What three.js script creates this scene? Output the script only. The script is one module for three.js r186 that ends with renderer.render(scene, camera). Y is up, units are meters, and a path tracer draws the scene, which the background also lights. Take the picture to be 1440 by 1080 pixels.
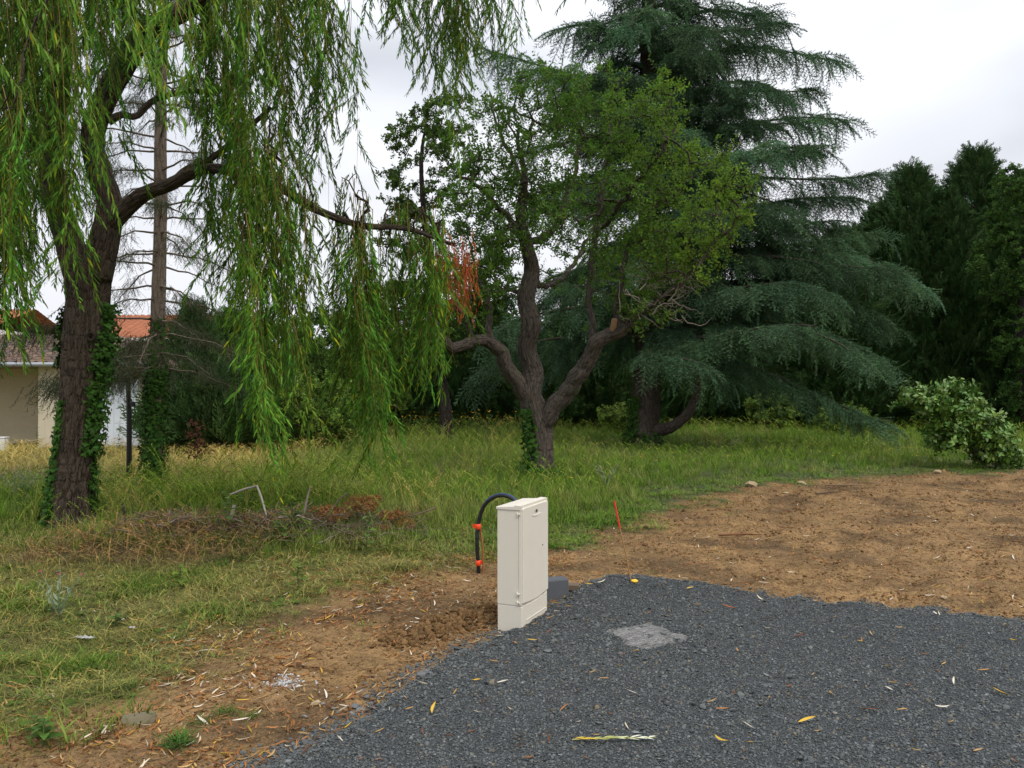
import * as THREE from 'three';
import { mergeGeometries } from 'three/addons/utils/BufferGeometryUtils.js';
import { RoundedBoxGeometry } from 'three/addons/geometries/RoundedBoxGeometry.js';
import { ImprovedNoise } from 'three/addons/math/ImprovedNoise.js';

// ------------------------------------------------------------------ camera, sky, sun, exposure
const scene = new THREE.Scene();
const EYE = 1.65, F = 1124.5, HZ = 550;
const camera = new THREE.PerspectiveCamera(51.3, 4 / 3, 0.05, 1500);
camera.position.set(0, EYE, 0);
camera.rotation.x = 0.0089;
const renderer = new THREE.WebGLRenderer({ antialias: true });
renderer.toneMapping = THREE.LinearToneMapping;
renderer.toneMappingExposure = 1.08;
renderer.shadowMap.enabled = true;
const noiseGen = new ImprovedNoise();
const N3 = (x, y, z) => noiseGen.noise(x, y, z);
const fbm = (x, y, z, o = 4) => { let s = 0, a = 0.5; for (let i = 0; i < o; i++) { s += a * N3(x, y, z); x *= 2.03; y *= 2.03; z *= 2.03; a *= 0.5; } return s; };
const clamp = (x, a = 0, b = 1) => Math.min(b, Math.max(a, x));
const sstep = (a, b, x) => { const t = clamp((x - a) / (b - a)); return t * t * (3 - 2 * t); };
const lerp = (a, b, t) => a + (b - a) * t;
{ // overcast sky: brighter overhead, soft grey cloud sheets all round
  const w = 512, h = 256, d = new Float32Array(w * h * 4);
  for (let j = 0; j < h; j++) for (let i = 0; i < w; i++) {
    const el = ((j + 0.5) / h - 0.5) * Math.PI, az = ((i + 0.5) / w - 0.5) * 2 * Math.PI;
    const x = Math.cos(el) * Math.cos(az), z = Math.cos(el) * Math.sin(az), y = Math.sin(el), up = Math.max(0, y);
    const L = 0.84 + 0.5 * up + 1.0 * up * up * up;
    const c = sstep(-0.2, 0.3, fbm(x * 1.7 + 5.9, y * 4.2 + 1.2, z * 1.7 + 2.2, 4)) * sstep(0.1, 0.36, up);
    const k = (j * w + i) * 4, g = 1 - 0.3 * c - 0.1 * sstep(-0.1, 0.3, fbm(x * 5 + 2, y * 13, z * 5, 4)) * sstep(0.06, 0.3, up);
    d[k] = L * g * (0.965 - 0.05 * c); d[k + 1] = L * g * (0.985 - 0.02 * c); d[k + 2] = L * g * (1.04 + 0.03 * c); d[k + 3] = 1;
  }
  const t = new THREE.DataTexture(d, w, h, THREE.RGBAFormat, THREE.FloatType);
  t.mapping = THREE.EquirectangularReflectionMapping; t.magFilter = t.minFilter = THREE.LinearFilter; t.wrapS = THREE.RepeatWrapping; t.needsUpdate = true;
  scene.background = t; scene.environment = t;
}
const sun = new THREE.DirectionalLight(0xfff4e2, 1.5);
sun.position.set(22, 40, 16); sun.castShadow = true; sun.shadow.radius = 45; sun.shadow.mapSize.set(2048, 2048);
Object.assign(sun.shadow.camera, { left: -40, right: 40, top: 40, bottom: -40, near: 1, far: 140 });
sun.target.position.set(0, 0, -14); scene.add(sun, sun.target);

// ------------------------------------------------------------------ helpers
const V = (x, y, z) => new THREE.Vector3(x, y, z);
const at = (px, py, d) => V((px - 720) * d / F, EYE - (py - HZ) * d / F, -d);      // a point seen there at that distance
function rng(seed) { let a = seed >>> 0; const f = () => { a = (a + 0x6D2B79F5) | 0; let t = Math.imul(a ^ (a >>> 15), 1 | a); t = (t + Math.imul(t ^ (t >>> 7), 61 | t)) ^ t; return ((t ^ (t >>> 14)) >>> 0) / 4294967296; }; f.r = (lo, hi) => lo + (hi - lo) * f(); f.s = (k = 1) => (f() * 2 - 1) * k; f.dir = () => { const u = f() * 2 - 1, p = f() * 6.2832, q = Math.sqrt(1 - u * u); return V(q * Math.cos(p), u, q * Math.sin(p)); }; return f; }
const taken = {};
const numbered = n => { const k = taken[n] = (taken[n] ?? -1) + 1; return k ? `${n}_${String(k).padStart(3, '0')}` : n; };
function tag(o, label, category, group, kind) { if (label) o.userData.label = label; if (category) o.userData.category = category; if (group) o.userData.group = group; if (kind) o.userData.kind = kind; return o; }
function thing(name, label, category, p = [0, 0, 0], turn = 0, group) { const o = new THREE.Group(); o.name = numbered(name); o.position.set(...p); o.rotation.y = turn; scene.add(o); return tag(o, label, category, group); }
function mesh(name, geo, mat, parent) { const m = new THREE.Mesh(geo, mat); m.name = parent ? name : numbered(name); m.castShadow = m.receiveShadow = true; (parent || scene).add(m); return m; }
function copy(o, p, turn = 0, label, s = 1) { const c = o.clone(); c.name = numbered(o.name.replace(/_\d{3}$/, '')); c.userData = { ...o.userData }; if (label) c.userData.label = label; c.position.set(...p); c.rotation.y = turn; if (s.length) c.scale.set(...s); else c.scale.setScalar(s); scene.add(c); return c; }
function inst(name, geo, mat, items, parent, kind = 'stuff') { // items: {m: Matrix4, c: [r,g,b]}
  const im = new THREE.InstancedMesh(geo, mat, items.length), col = new THREE.Color();
  items.forEach((it, i) => { im.setMatrixAt(i, it.m); const c = it.c || [1, 1, 1]; im.setColorAt(i, col.setRGB(c[0], c[1], c[2])); });
  im.name = parent ? name : numbered(name); im.castShadow = im.receiveShadow = true; if (kind) im.userData.kind = kind;
  (parent || scene).add(im); return im;
}
const _x = V(0, 0, 0), _y = V(0, 0, 0), _z = V(0, 0, 0);
function place(p, dir, hint, s = 1, sy = s) { // +y along dir, +z towards hint
  _y.copy(dir).normalize(); _z.copy(hint).addScaledVector(_y, -hint.dot(_y));
  if (_z.lengthSq() < 1e-6) { _z.set(0.31, 0.2, 0.87).addScaledVector(_y, -_z.set(0.31, 0.2, 0.87).dot(_y)); }
  _z.normalize(); _x.crossVectors(_y, _z);
  const m = new THREE.Matrix4().makeBasis(_x, _y, _z); m.scale(V(s, sy, s)); m.setPosition(p); return m;
}
class GB { // collects triangles
  constructor() { this.p = []; this.u = []; this.c = []; this.i = []; this.has = false; }
  v(x, y, z, u = 0, w = 0, c) { this.p.push(x, y, z); this.u.push(u, w); if (c) this.has = true; this.c.push(...(c || [1, 1, 1])); return this.p.length / 3 - 1; }
  t(a, b, c) { this.i.push(a, b, c); }
  q(a, b, c, d) { this.i.push(a, b, c, a, c, d); }
  tri(a, b, c, col) { this.t(this.v(a.x, a.y, a.z, 0, 0, col), this.v(b.x, b.y, b.z, 1, 0, col), this.v(c.x, c.y, c.z, 0, 1, col)); }
  tube(pts, rad, n = 6, opt = {}) {
    const L = pts.length, T = V(), B = V(), Nn = V(0, 0, 0); let len = 0; const rings = [];
    for (let k = 0; k < L; k++) {
      T.subVectors(pts[Math.min(L - 1, k + 1)], pts[Math.max(0, k - 1)]).normalize();
      if (k === 0) { Nn.set(0.2, 0.1, 1); if (Math.abs(Nn.dot(T)) > 0.9) Nn.set(1, 0, 0.1); }
      Nn.addScaledVector(T, -Nn.dot(T)).normalize(); B.crossVectors(T, Nn);
      if (k) len += pts[k].distanceTo(pts[k - 1]);
      const r = rad[k], ring = [];
      for (let j = 0; j <= n; j++) {
        const a = j / n * Math.PI * 2, ca = Math.cos(a), sa = Math.sin(a); let rr = r;
        if (opt.disp) rr += opt.disp(j === n ? 0 : a, len, r, k / (L - 1));
        ring.push(this.v(pts[k].x + (Nn.x * ca + B.x * sa) * rr, pts[k].y + (Nn.y * ca + B.y * sa) * rr, pts[k].z + (Nn.z * ca + B.z * sa) * rr, j / n * (opt.uw || Math.max(0.05, 6.28 * rad[0])), len, opt.col));
      }
      rings.push(ring);
    }
    for (let k = 0; k < L - 1; k++) for (let j = 0; j < n; j++) this.q(rings[k][j], rings[k][j + 1], rings[k + 1][j + 1], rings[k + 1][j]);
    if (opt.cap !== false) for (const e of [0, L - 1]) { const c = this.v(pts[e].x, pts[e].y, pts[e].z, 0, len, opt.col); for (let j = 0; j < n; j++) e ? this.t(rings[e][j], rings[e][j + 1], c) : this.t(rings[e][j + 1], rings[e][j], c); }
    return this;
  }
  leaf(p, dir, nrm, len, wid, curl = 0, col, fold = 0.15) { // pointed blade: three cross sections, gently folded and curled
    const d = dir.clone().normalize(), n = nrm.clone().addScaledVector(d, -nrm.dot(d)).normalize(), s = V().crossVectors(d, n);
    const P = (t, w) => { const q = p.clone().addScaledVector(d, t * len).addScaledVector(n, -curl * len * t * t + Math.abs(w) * fold * wid).addScaledVector(s, w * wid); return this.v(q.x, q.y, q.z, w + 0.5, t, col); };
    const a = P(0, 0), b = P(0.33, -0.5), c = P(0.33, 0.5), e = P(0.68, -0.36), f = P(0.68, 0.36), g = P(1, 0), m1 = P(0.33, 0), m2 = P(0.68, 0);
    this.t(a, m1, b); this.t(a, c, m1); this.q(b, m1, m2, e); this.q(m1, c, f, m2); this.t(e, m2, g); this.t(m2, f, g);
  }
  slim(p, dir, nrm, len, wid, curl = 0, col) { // narrow blade
    const d = dir.clone().normalize(), n = nrm.clone().addScaledVector(d, -nrm.dot(d)).normalize(), s = V().crossVectors(d, n);
    const P = (t, w) => { const q = p.clone().addScaledVector(d, t * len).addScaledVector(n, -curl * len * t * t).addScaledVector(s, w * wid); return this.v(q.x, q.y, q.z, w + 0.5, t, col); };
    const a = P(0, 0), b = P(0.3, -0.5), c = P(0.3, 0.5), e = P(0.7, -0.38), f = P(0.7, 0.38), g = P(1, 0);
    this.t(a, c, b); this.q(b, c, f, e); this.t(e, f, g);
  }
  build(smooth = true) {
    const g = new THREE.BufferGeometry(); g.setAttribute('position', new THREE.Float32BufferAttribute(this.p, 3)); g.setAttribute('uv', new THREE.Float32BufferAttribute(this.u, 2));
    if (this.has) g.setAttribute('color', new THREE.Float32BufferAttribute(this.c, 3)); g.setIndex(this.i); g.computeVertexNormals(); return g;
  }
}
function spline(pts, rad, step) { // smooth path with radii through the given points
  const c = new THREE.CatmullRomCurve3(pts, false, 'centripetal'), n = Math.max(2, Math.round(c.getLength() / step)), P = [], R = [];
  const lens = [0]; for (let i = 1; i < pts.length; i++) lens.push(lens[i - 1] + pts[i].distanceTo(pts[i - 1]));
  for (let k = 0; k <= n; k++) { const t = k / n, s = t * lens[lens.length - 1]; P.push(c.getPointAt(t)); let i = 1; while (i < lens.length - 1 && lens[i] < s) i++; R.push(lerp(rad[i - 1], rad[i], clamp((s - lens[i - 1]) / (lens[i] - lens[i - 1])))); }
  return { P, R };
}
function polySD(poly, x, z) { // signed distance, positive inside
  let d = 1e9, inside = false;
  for (let i = 0, j = poly.length - 1; i < poly.length; j = i++) {
    const [ax, az] = poly[j], [bx, bz] = poly[i], ex = bx - ax, ez = bz - az, t = clamp(((x - ax) * ex + (z - az) * ez) / (ex * ex + ez * ez));
    d = Math.min(d, Math.hypot(x - ax - ex * t, z - az - ez * t));
    if ((az > z) !== (bz > z) && x < (bx - ax) * (z - az) / (bz - az) + ax) inside = !inside;
  }
  return inside ? d : -d;
}
// tiling noise for textures
function tileNoise(seed, cells, rows = cells) { const r = rng(seed), g = new Float32Array(cells * rows).map(() => r()); return (u, v) => { const x = u * cells, y = v * rows, i = Math.floor(x), j = Math.floor(y), a = x - i, b = y - j, s = a * a * (3 - 2 * a), t = b * b * (3 - 2 * b), G = (p, q) => g[((q % rows) + rows) % rows * cells + ((p % cells) + cells) % cells]; return lerp(lerp(G(i, j), G(i + 1, j), s), lerp(G(i, j + 1), G(i + 1, j + 1), s), t); }; }
function tex(size, fn, srgb, rx = 1, ry = rx) { const d = new Uint8Array(size * size * 4); for (let j = 0; j < size; j++) for (let i = 0; i < size; i++) { const c = fn((i + 0.5) / size, (j + 0.5) / size), k = (j * size + i) * 4; d[k] = clamp(c[0]) * 255; d[k + 1] = clamp(c[1]) * 255; d[k + 2] = clamp(c[2]) * 255; d[k + 3] = 255; } const t = new THREE.DataTexture(d, size, size); t.wrapS = t.wrapT = THREE.RepeatWrapping; t.magFilter = THREE.LinearFilter; t.minFilter = THREE.LinearMipmapLinearFilter; t.generateMipmaps = true; if (srgb) t.colorSpace = THREE.SRGBColorSpace; t.repeat.set(rx, ry); t.needsUpdate = true; return t; }
const std = (rgb, rough = 0.8, o = {}) => { const m = new THREE.MeshPhysicalMaterial({ roughness: rough, specularIntensity: rough > 0.68 ? 0.3 : 1, side: THREE.DoubleSide, ...o }); m.color.setRGB(...rgb); return m; };
const leafy = (rgb, through = 0.35, o = {}) => { const m = new THREE.MeshPhysicalMaterial({ roughness: 1, specularIntensity: 0.2, transmission: through, thickness: 0, side: THREE.DoubleSide, vertexColors: true, ...o }); m.color.setRGB(...rgb); return m; };

const na = tileNoise(1, 8), nb = tileNoise(2, 24), nc = tileNoise(3, 70), nd = tileNoise(4, 200), ne = tileNoise(5, 420);
const soilTex = tex(1024, (u, v) => { const k = 0.16 + 0.16 * na(u, v) + 0.26 * nb(u, v) + 0.42 * nc(u, v) + 0.44 * nd(u, v), s = ne(u, v) > 0.86 ? 0.2 : ne(u, v) < 0.14 ? -0.24 : 0; return [k + s, k + s * 0.95, k + s * 0.8 + 0.02 * (nb(v, u) - 0.5)]; }, false, 0.5);
const soilBump = tex(1024, (u, v) => { const k = 0.35 * nb(u, v) + 0.35 * nc(u, v) + 0.3 * nd(u, v); return [k, k, k]; }, false, 0.5);
const bn = [[6, 46, 12], [7, 90, 26], [8, 200, 90], [9, 12, 6]].map(a => tileNoise(...a)), plate = (u, v) => { const w = u + 0.012 * bn[1](v, u); return Math.min(1, 1.9 * Math.abs(2 * bn[0](w, v) - 1)) * 0.65 + 0.35 * Math.min(1, 2 * Math.abs(2 * bn[1](u, v) - 1)); };
const barkTex = tex(1024, (u, v) => { const p = plate(u, v), k = 0.28 + 0.85 * p + 0.3 * (bn[2](u, v) - 0.5) + 0.25 * (bn[3](u, v) - 0.5), g = 0.06 * (bn[3](v, u) - 0.5); return [k + g, k, k - g]; }, false, 0.8, 0.8);
const barkBump = tex(1024, (u, v) => { const k = 0.75 * plate(u, v) + 0.25 * bn[2](u, v); return [k, k, k]; }, false, 0.8, 0.8);

// ------------------------------------------------------------------ where things lie on the ground
const GRAVEL = [[-1.23, -3.5], [-0.87, -4.08], [-0.53, -4.95], [-0.28, -5.38], [-0.02, -5.72], [0.26, -6.2], [0.42, -6.55], [0.75, -7.02], [1.1, -7.12], [1.48, -6.92], [2.19, -6.5], [3.74, -5.85], [9, -3.7], [12, 14], [-5, 14], [-2.6, 0], [-1.65, -2.7]];
const DIRT = [[-3.2, 2], [-2.75, -3.0], [-2.45, -3.7], [-1.95, -4.4], [-2.15, -5.15], [-1.7, -5.8], [-1.42, -6.62], [-0.95, -7.13], [-0.5, -7.73], [0.2, -8.1], [0.55, -8.4], [1.0, -9.2], [1.85, -10.2], [2.6, -11.7], [3.4, -12.9], [4.4, -13.9], [6.7, -15.4], [10.8, -16.6], [40, -22], [40, 12], [0, 12]];
const gravelSD = (x, z) => polySD(GRAVEL, x, z) + 0.05 * N3(x * 4, 3, z * 4) + 0.03 * N3(x * 11, 8, z * 11);
const dirtSD = (x, z) => polySD(DIRT, x, z) + (0.42 * N3(x * 1.1, 7, z * 1.1) + 0.25 * N3(x * 3.3, 2, z * 3.3) + 0.12 * N3(x * 9, 5, z * 9)) * (1 + 0.08 * Math.max(0, -z - 6));
const seg = (x, z, ax, az, bx, bz) => { const ex = bx - ax, ez = bz - az, t = clamp(((x - ax) * ex + (z - az) * ez) / (ex * ex + ez * ez)); return Math.hypot(x - ax - ex * t, z - az - ez * t); };
function ground(x, z) {
  let h = 0.05 * N3(x * 0.22, 1, z * 0.22) * sstep(4, 12, Math.hypot(x, z)) + 0.03 * N3(x * 0.9, 4, z * 0.9) * sstep(2, 6, -z);
  h += 0.15 * Math.exp(-Math.pow(seg(x, z, -4.1, -8.75, -1.8, -9.3) / 0.55, 2)) + 0.14 * Math.exp(-Math.pow(seg(x, z, -4.6, -10.9, -3.2, -11.2) / 0.9, 2));
  const ds = dirtSD(x, z), b = sstep(-0.2, 0.5, ds);
  h += b * (0.016 * N3(x * 3.1, 9, z * 3.1) + 0.012 * N3(x * 8, 6, z * 8) + 0.007 * N3(x * 21, 3, z * 21)) - 0.02 * b;
  if (x > 2 && z < -6) { const u = x * 0.83 + z * 0.55; h += b * 0.022 * Math.sin(u * 15 + 2 * N3(x, 2, z)) * sstep(0.05, 0.35, N3(x * 0.35, 12, z * 0.35) + 0.25); } // faint wheel and rake ridges
  h += 0.045 * Math.exp(-Math.pow(seg(x, z, -0.65, -5.55, -0.2, -5.95) / 0.2, 2)) * (1 + 0.9 * N3(x * 9, 1, z * 9));
  return h;
}
const gravelTop = (x, z) => { const s = gravelSD(x, z); return ground(x, z) * sstep(0.6, 0, s) - 0.035 + 0.075 * sstep(-0.05, 0.22, s) + 0.012 * N3(x * 1.3, 4, z * 1.3) + 0.05 * Math.exp(-Math.pow(seg(x, z, 0.7, -6.85, 1.5, -6.75) / 0.3, 2)) + 0.006 * N3(x * 6, 2, z * 6); };
const surf = (x, z) => gravelSD(x, z) > 0.03 ? Math.max(gravelTop(x, z), ground(x, z)) : ground(x, z);
// how the meadow grows: dry 0..1, tall 0..1, thick 0..1
function meadow(x, z) {
  const bare = sstep(-0.55, 0.35, dirtSD(x, z)), d = -z, px = 720 + x / d * F;
  const n = fbm(x * 0.5, 3, z * 0.5, 3), n2 = fbm(x * 1.7, 8, z * 1.7, 3);
  let dry = 0.3 + 1.05 * n + 0.75 * n2, tall = sstep(9.2, 12, d), thick = (1 - bare) * clamp(0.75 + 1.2 * n2);
  const far = sstep(13, 16, d + 0.25 * (x + 6)) * sstep(-3.2, -6.5, x + 1.5 * n);
  dry = lerp(dry, 0.95 + 0.5 * n, far);
  dry += 0.38 * sstep(9.5, 7.5, d) * sstep(0, -1.4, x);
  dry -= 0.17 + 0.2 * sstep(2.2, 0.8, Math.hypot((x - 0.6) * 0.5, z + 13.6)) + 0.12 * sstep(1, 5, x) * sstep(-9, -14, z);
  const hay = Math.exp(-Math.pow(seg(x, z, -4.25, -8.35, -2.9, -8.55) / 0.62, 2));
  return { dry: clamp(dry), tall, thick, bare, hay, n };
}
// ------------------------------------------------------------------ ground, gravel drive
{
  const span = (lo, hi, step) => { const a = []; for (let x = lo; x < hi - 1e-6; x += step) a.push(x); return a; };
  const xs = [-500, -300, -180, -110, -70, -50, -40, -34, -29, -25, -22, -19.5, -17, -15, -13.5, ...span(-12, -6, 0.25), ...span(-6, -3.2, 0.09), ...span(-3.2, 5, 0.05), ...span(5, 12, 0.1), ...span(12, 18, 0.5), 19, 21, 24, 28, 34, 42, 55, 75, 110, 180, 300, 500];
  const zs = [-700, -450, -300, -200, -140, -100, -75, -60, -50, ...span(-44, -26, 1), ...span(-26, -17.5, 0.35), ...span(-17.5, -10, 0.12), ...span(-10, -2.8, 0.045), ...span(-2.8, 0, 0.2), 0, 1, 3, 7, 15, 40, 120];
  const g = new GB(), W = xs.length;
  for (const z of zs) for (const x of xs) {
    const h = ground(x, z), n2e = fbm(x * 2.2 + 9, 1, z * 2.2, 4), b = sstep(-0.35, 0.2, dirtSD(x, z) + 0.7 * n2e), n = fbm(x * 1.3, 4, z * 1.3, 4), n2 = fbm(x * 5, 2, z * 5, 3), damp = sstep(-0.02, 0.25, fbm(x * 0.8 + 7, 5, z * 1.1, 4));
    const m = meadow(x, z);
    const soil = [0.222 + 0.11 * n + 0.085 * n2 - 0.1 * damp, 0.138 + 0.066 * n + 0.05 * n2 - 0.06 * damp, 0.062 + 0.028 * n + 0.024 * n2 - 0.023 * damp];
    const turf = [lerp(0.07, 0.17, m.dry) + 0.03 * n2, lerp(0.08, 0.135, m.dry) + 0.03 * n2, 0.035];
    g.v(x, h, z, x, z, [0, 1, 2].map(k => Math.max(0.01, lerp(turf[k], soil[k], b))));
  }
  for (let j = 0; j < zs.length - 1; j++) for (let i = 0; i < W - 1; i++) { const a = j * W + i; g.q(a, a + W, a + W + 1, a + 1); }
  const m = mesh('ground', g.build(), std([1.25, 1.25, 1.25], 0.95, { map: soilTex, bumpMap: soilBump, bumpScale: 0.03, vertexColors: true }));
  tag(m, 'bare brown earth and meadow ground', null, null, 'structure');
}
const slabAt = at(908, 900, 5.29);
{
  const g = new GB(), xs = [], zs = []; for (let x = -5; x < 10; x += x > -1.6 && x < 4.4 ? 0.05 : 0.3) xs.push(x); for (let z = -7.4; z < 13; z += z < -2.6 ? 0.05 : 0.4) zs.push(z);
  const id = {}; const vid = (i, j) => id[i + j * 1000] ??= g.v(xs[i], gravelTop(xs[i], zs[j]), zs[j], xs[i], zs[j]);
  for (let j = 0; j < zs.length - 1; j++) for (let i = 0; i < xs.length - 1; i++) if (gravelSD(xs[i] + 0.02, zs[j] + 0.02) > -0.12) g.q(vid(i, j), vid(i, j + 1), vid(i + 1, j + 1), vid(i + 1, j));
  const gt = tex(1024, (u, v) => { const k = 0.3 + 0.5 * nd(u, v) + 0.45 * (ne(u, v) - 0.5) + 0.15 * (nb(u, v) - 0.5); return [k * 0.95, k, k * 1.06]; }, false, 0.7);
  const gb = tex(1024, (u, v) => { const k = 0.6 * nd(u, v) + 0.4 * ne(u, v); return [k, k, k]; }, false, 0.7);
  const m = mesh('gravel_driveway', g.build(), std([0.1, 0.106, 0.104], 0.9, { map: gt, bumpMap: gb, bumpScale: 0.012 }));
  tag(m, 'driveway of dark blue grey crushed stone', null, null, 'structure');
}
{ // loose crushed stone
  const r = rng(11), rocks = [0, 1, 2, 3].map(k => { const g = new THREE.IcosahedronGeometry(1, 0), p = g.attributes.position, q = rng(40 + k), seen = {}; for (let i = 0; i < p.count; i++) { const key = [p.getX(i), p.getY(i), p.getZ(i)].map(v => v.toFixed(3)).join(); const s = seen[key] ??= [q.r(0.6, 1.25), q.r(0.45, 0.9), q.r(0.6, 1.25)]; p.setXYZ(i, p.getX(i) * s[0], p.getY(i) * s[1], p.getZ(i) * s[2]); } g.computeVertexNormals(); return g; });
  const items = [[], [], [], []];
  const put = (x, z, s, y) => { const k = r() < 0.03 ? r.r(1.4, 2.2) : r.r(0.6, 1.28), warm = r() < 0.05; const c = warm ? [1.5 * k, 1.2 * k, 0.85 * k] : [0.97 * k, k, 1.02 * k]; items[r() * 4 | 0].push({ m: new THREE.Matrix4().compose(V(x, y, z), new THREE.Quaternion().setFromEuler(new THREE.Euler(r.s(0.6), r() * 6.3, r.s(0.6))), V(s * r.r(0.8, 1.35), s * r.r(0.45, 0.95), s)), c }); };
  for (let i = 0; i < 320000; i++) {
    const d = 2.6 + 4.7 * Math.pow(r(), 0.85), x = r.r(-0.62, 0.75) * d, z = -d, s = gravelSD(x, z);
    if (s < -0.16 || (s < 0 && r() > Math.exp(s * 22))) continue;
    if (Math.max(Math.abs((x - slabAt.x) * 0.88 + (z - slabAt.z) * -0.48), Math.abs((x - slabAt.x) * 0.48 + (z - slabAt.z) * 0.88)) + 0.07 * N3(x * 8, 1, z * 8) < 0.2 && r() < 0.86) continue;
    const size = (0.0025 + 0.0072 * Math.pow(r(), 3.4)) * (r() < 0.015 + 0.1 * Math.exp(-Math.pow(Math.hypot(x - slabAt.x, z - slabAt.z) / 0.55, 2)) + 0.08 * Math.exp(-Math.pow(seg(x, z, 0.5, -6.6, 1.5, -6.7) / 0.3, 2)) ? r.r(1.5, 2.6) : 1) * lerp(0.9, 1.25, sstep(0.3, 0, s));
    put(x, z, size, Math.max(s > -0.02 ? gravelTop(x, z) : -9, ground(x, z)) + size * 0.3);
  }
  const rm = std([0.1, 0.106, 0.104], 0.8);
  items.forEach((it, k) => tag(inst('gravel_stones', rocks[k], rm, it), 'loose dark blue grey crushed stone covering the driveway', 'gravel'));
  // soil crumbs over the bare earth
  const crumbs = [[], []];
  for (let i = 0; i < 190000; i++) {
    const d = 3.0 + 14 * Math.pow(r(), 1.7), x = r.r(-0.72, 0.75) * d, z = -d, s = dirtSD(x, z); if (s < -0.1 || gravelSD(x, z) > -0.02) continue;
    const heap = Math.exp(-Math.pow(seg(x, z, -0.65, -5.5, -0.2, -5.9) / 0.16, 2)), size = (0.002 + 0.008 * Math.pow(r(), 4) * (fbm(x * 2.4, 3, z * 2.4, 3) > 0.05 ? 1.7 : 0.7)) * (1 + 1.3 * heap * r()) * lerp(1, 1.8, sstep(5, 13, d)) * (r() < 0.015 ? 2 : 1), k = r.r(0.5, 1.4);
    crumbs[r() * 2 | 0].push({ m: new THREE.Matrix4().compose(V(x, ground(x, z) + size * 0.25, z), new THREE.Quaternion().setFromEuler(new THREE.Euler(r() * 6, r() * 6, r() * 6)), V(size, size * r.r(0.6, 1), size)), c: [k, k * r.r(0.9, 1), k * r.r(0.8, 1.05)] });
  }
  for (let i = 0; i < 1500; i++) { const t = r(), x = lerp(-0.78, -0.16, t) + r.s(0.16), z = lerp(-5.35, -5.95, t) + r.s(0.16); if (gravelSD(x, z) > 0) continue; const size = 0.006 + 0.022 * Math.pow(r(), 3), k = r.r(0.5, 1); crumbs[0].push({ m: new THREE.Matrix4().compose(V(x, ground(x, z) + size * 0.4, z), new THREE.Quaternion().setFromEuler(new THREE.Euler(r() * 6, r() * 6, r() * 6)), V(size, size * 0.8, size)), c: [k, k * 0.95, k * 0.9] }); }
  const cm = std([0.2, 0.124, 0.057], 0.95);
  crumbs.forEach((it, k) => tag(inst('soil_crumbs', rocks[k], cm, it), 'loose brown earth crumbs on the bare soil', 'soil'));
  // countable stones along the edge of the drive
  const stoneMat = [std([0.2, 0.19, 0.17], 0.85), std([0.13, 0.135, 0.14], 0.8), std([0.36, 0.28, 0.17], 0.9)];
  const spots = [[593, 948, 0.035, 1], [600, 944, 0.022, 1], [606, 951, 0.018, 1], [500, 985, 0.026, 1], [497, 992, 0.02, 0], [515, 975, 0.022, 1], [470, 990, 0.018, 0], [455, 985, 0.02, 0], [540, 957, 0.016, 1], [770, 926, 0.03, 1], [855, 915, 0.022, 1], [990, 925, 0.024, 1], [770, 870, 0.018, 1], [963, 920, 0.02, 1], [1172, 1015, 0.016, 0], [1343, 1060, 0.018, 1], [1203, 967, 0.015, 0], [1326, 842, 0.035, 2], [1057, 684, 0.13, 2], [1127, 680, 0.09, 2], [1318, 664, 0.1, 2], [1105, 692, 0.06, 2], [445, 985, 0.03, 2], [430, 1000, 0.02, 0], [720, 690 + 320, 0.014, 0]];
  const lab = ['pale grey stone lying by the edge of the drive', 'dark angular stone lying at the edge of the gravel', 'ochre lump of rock on the bare earth'];
  for (const [px, py, s, k] of spots) { const d = EYE * F / (py - HZ), p = at(px, py, d), o = mesh('stone', rocks[r() * 4 | 0], stoneMat[k]); o.position.set(p.x, surf(p.x, p.z) + s * 0.3, p.z); o.rotation.set(r.s(0.4), r() * 6, r.s(0.4)); o.scale.set(s, s * 0.75, s); tag(o, lab[k], 'stone', ['pale stones', 'dark stones', 'ochre rocks'][k]); }
  // crumbled white plaster on the earth
  const w = []; for (let i = 0; i < 420; i++) { const a = r() * 6.3, q = Math.pow(r(), 0.9) * (r() < 0.85 ? 0.11 : 0.3), c = at(402, 955, 4.58), x = c.x + Math.cos(a) * q * 1.1, z = c.z + Math.sin(a) * q, s = 0.0025 + 0.008 * Math.pow(r(), 4), k = r.r(0.7, 1.05); w.push({ m: new THREE.Matrix4().compose(V(x, ground(x, z) + s * 0.5, z), new THREE.Quaternion().setFromEuler(new THREE.Euler(r() * 6, r() * 6, r() * 6)), V(s, s, s)), c: [k, k, k] }); }
  tag(inst('plaster_crumbs', rocks[1], std([0.5, 0.5, 0.5], 0.9), w), 'scatter of white plaster crumbs on brown soil', 'rubble');
}

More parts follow.
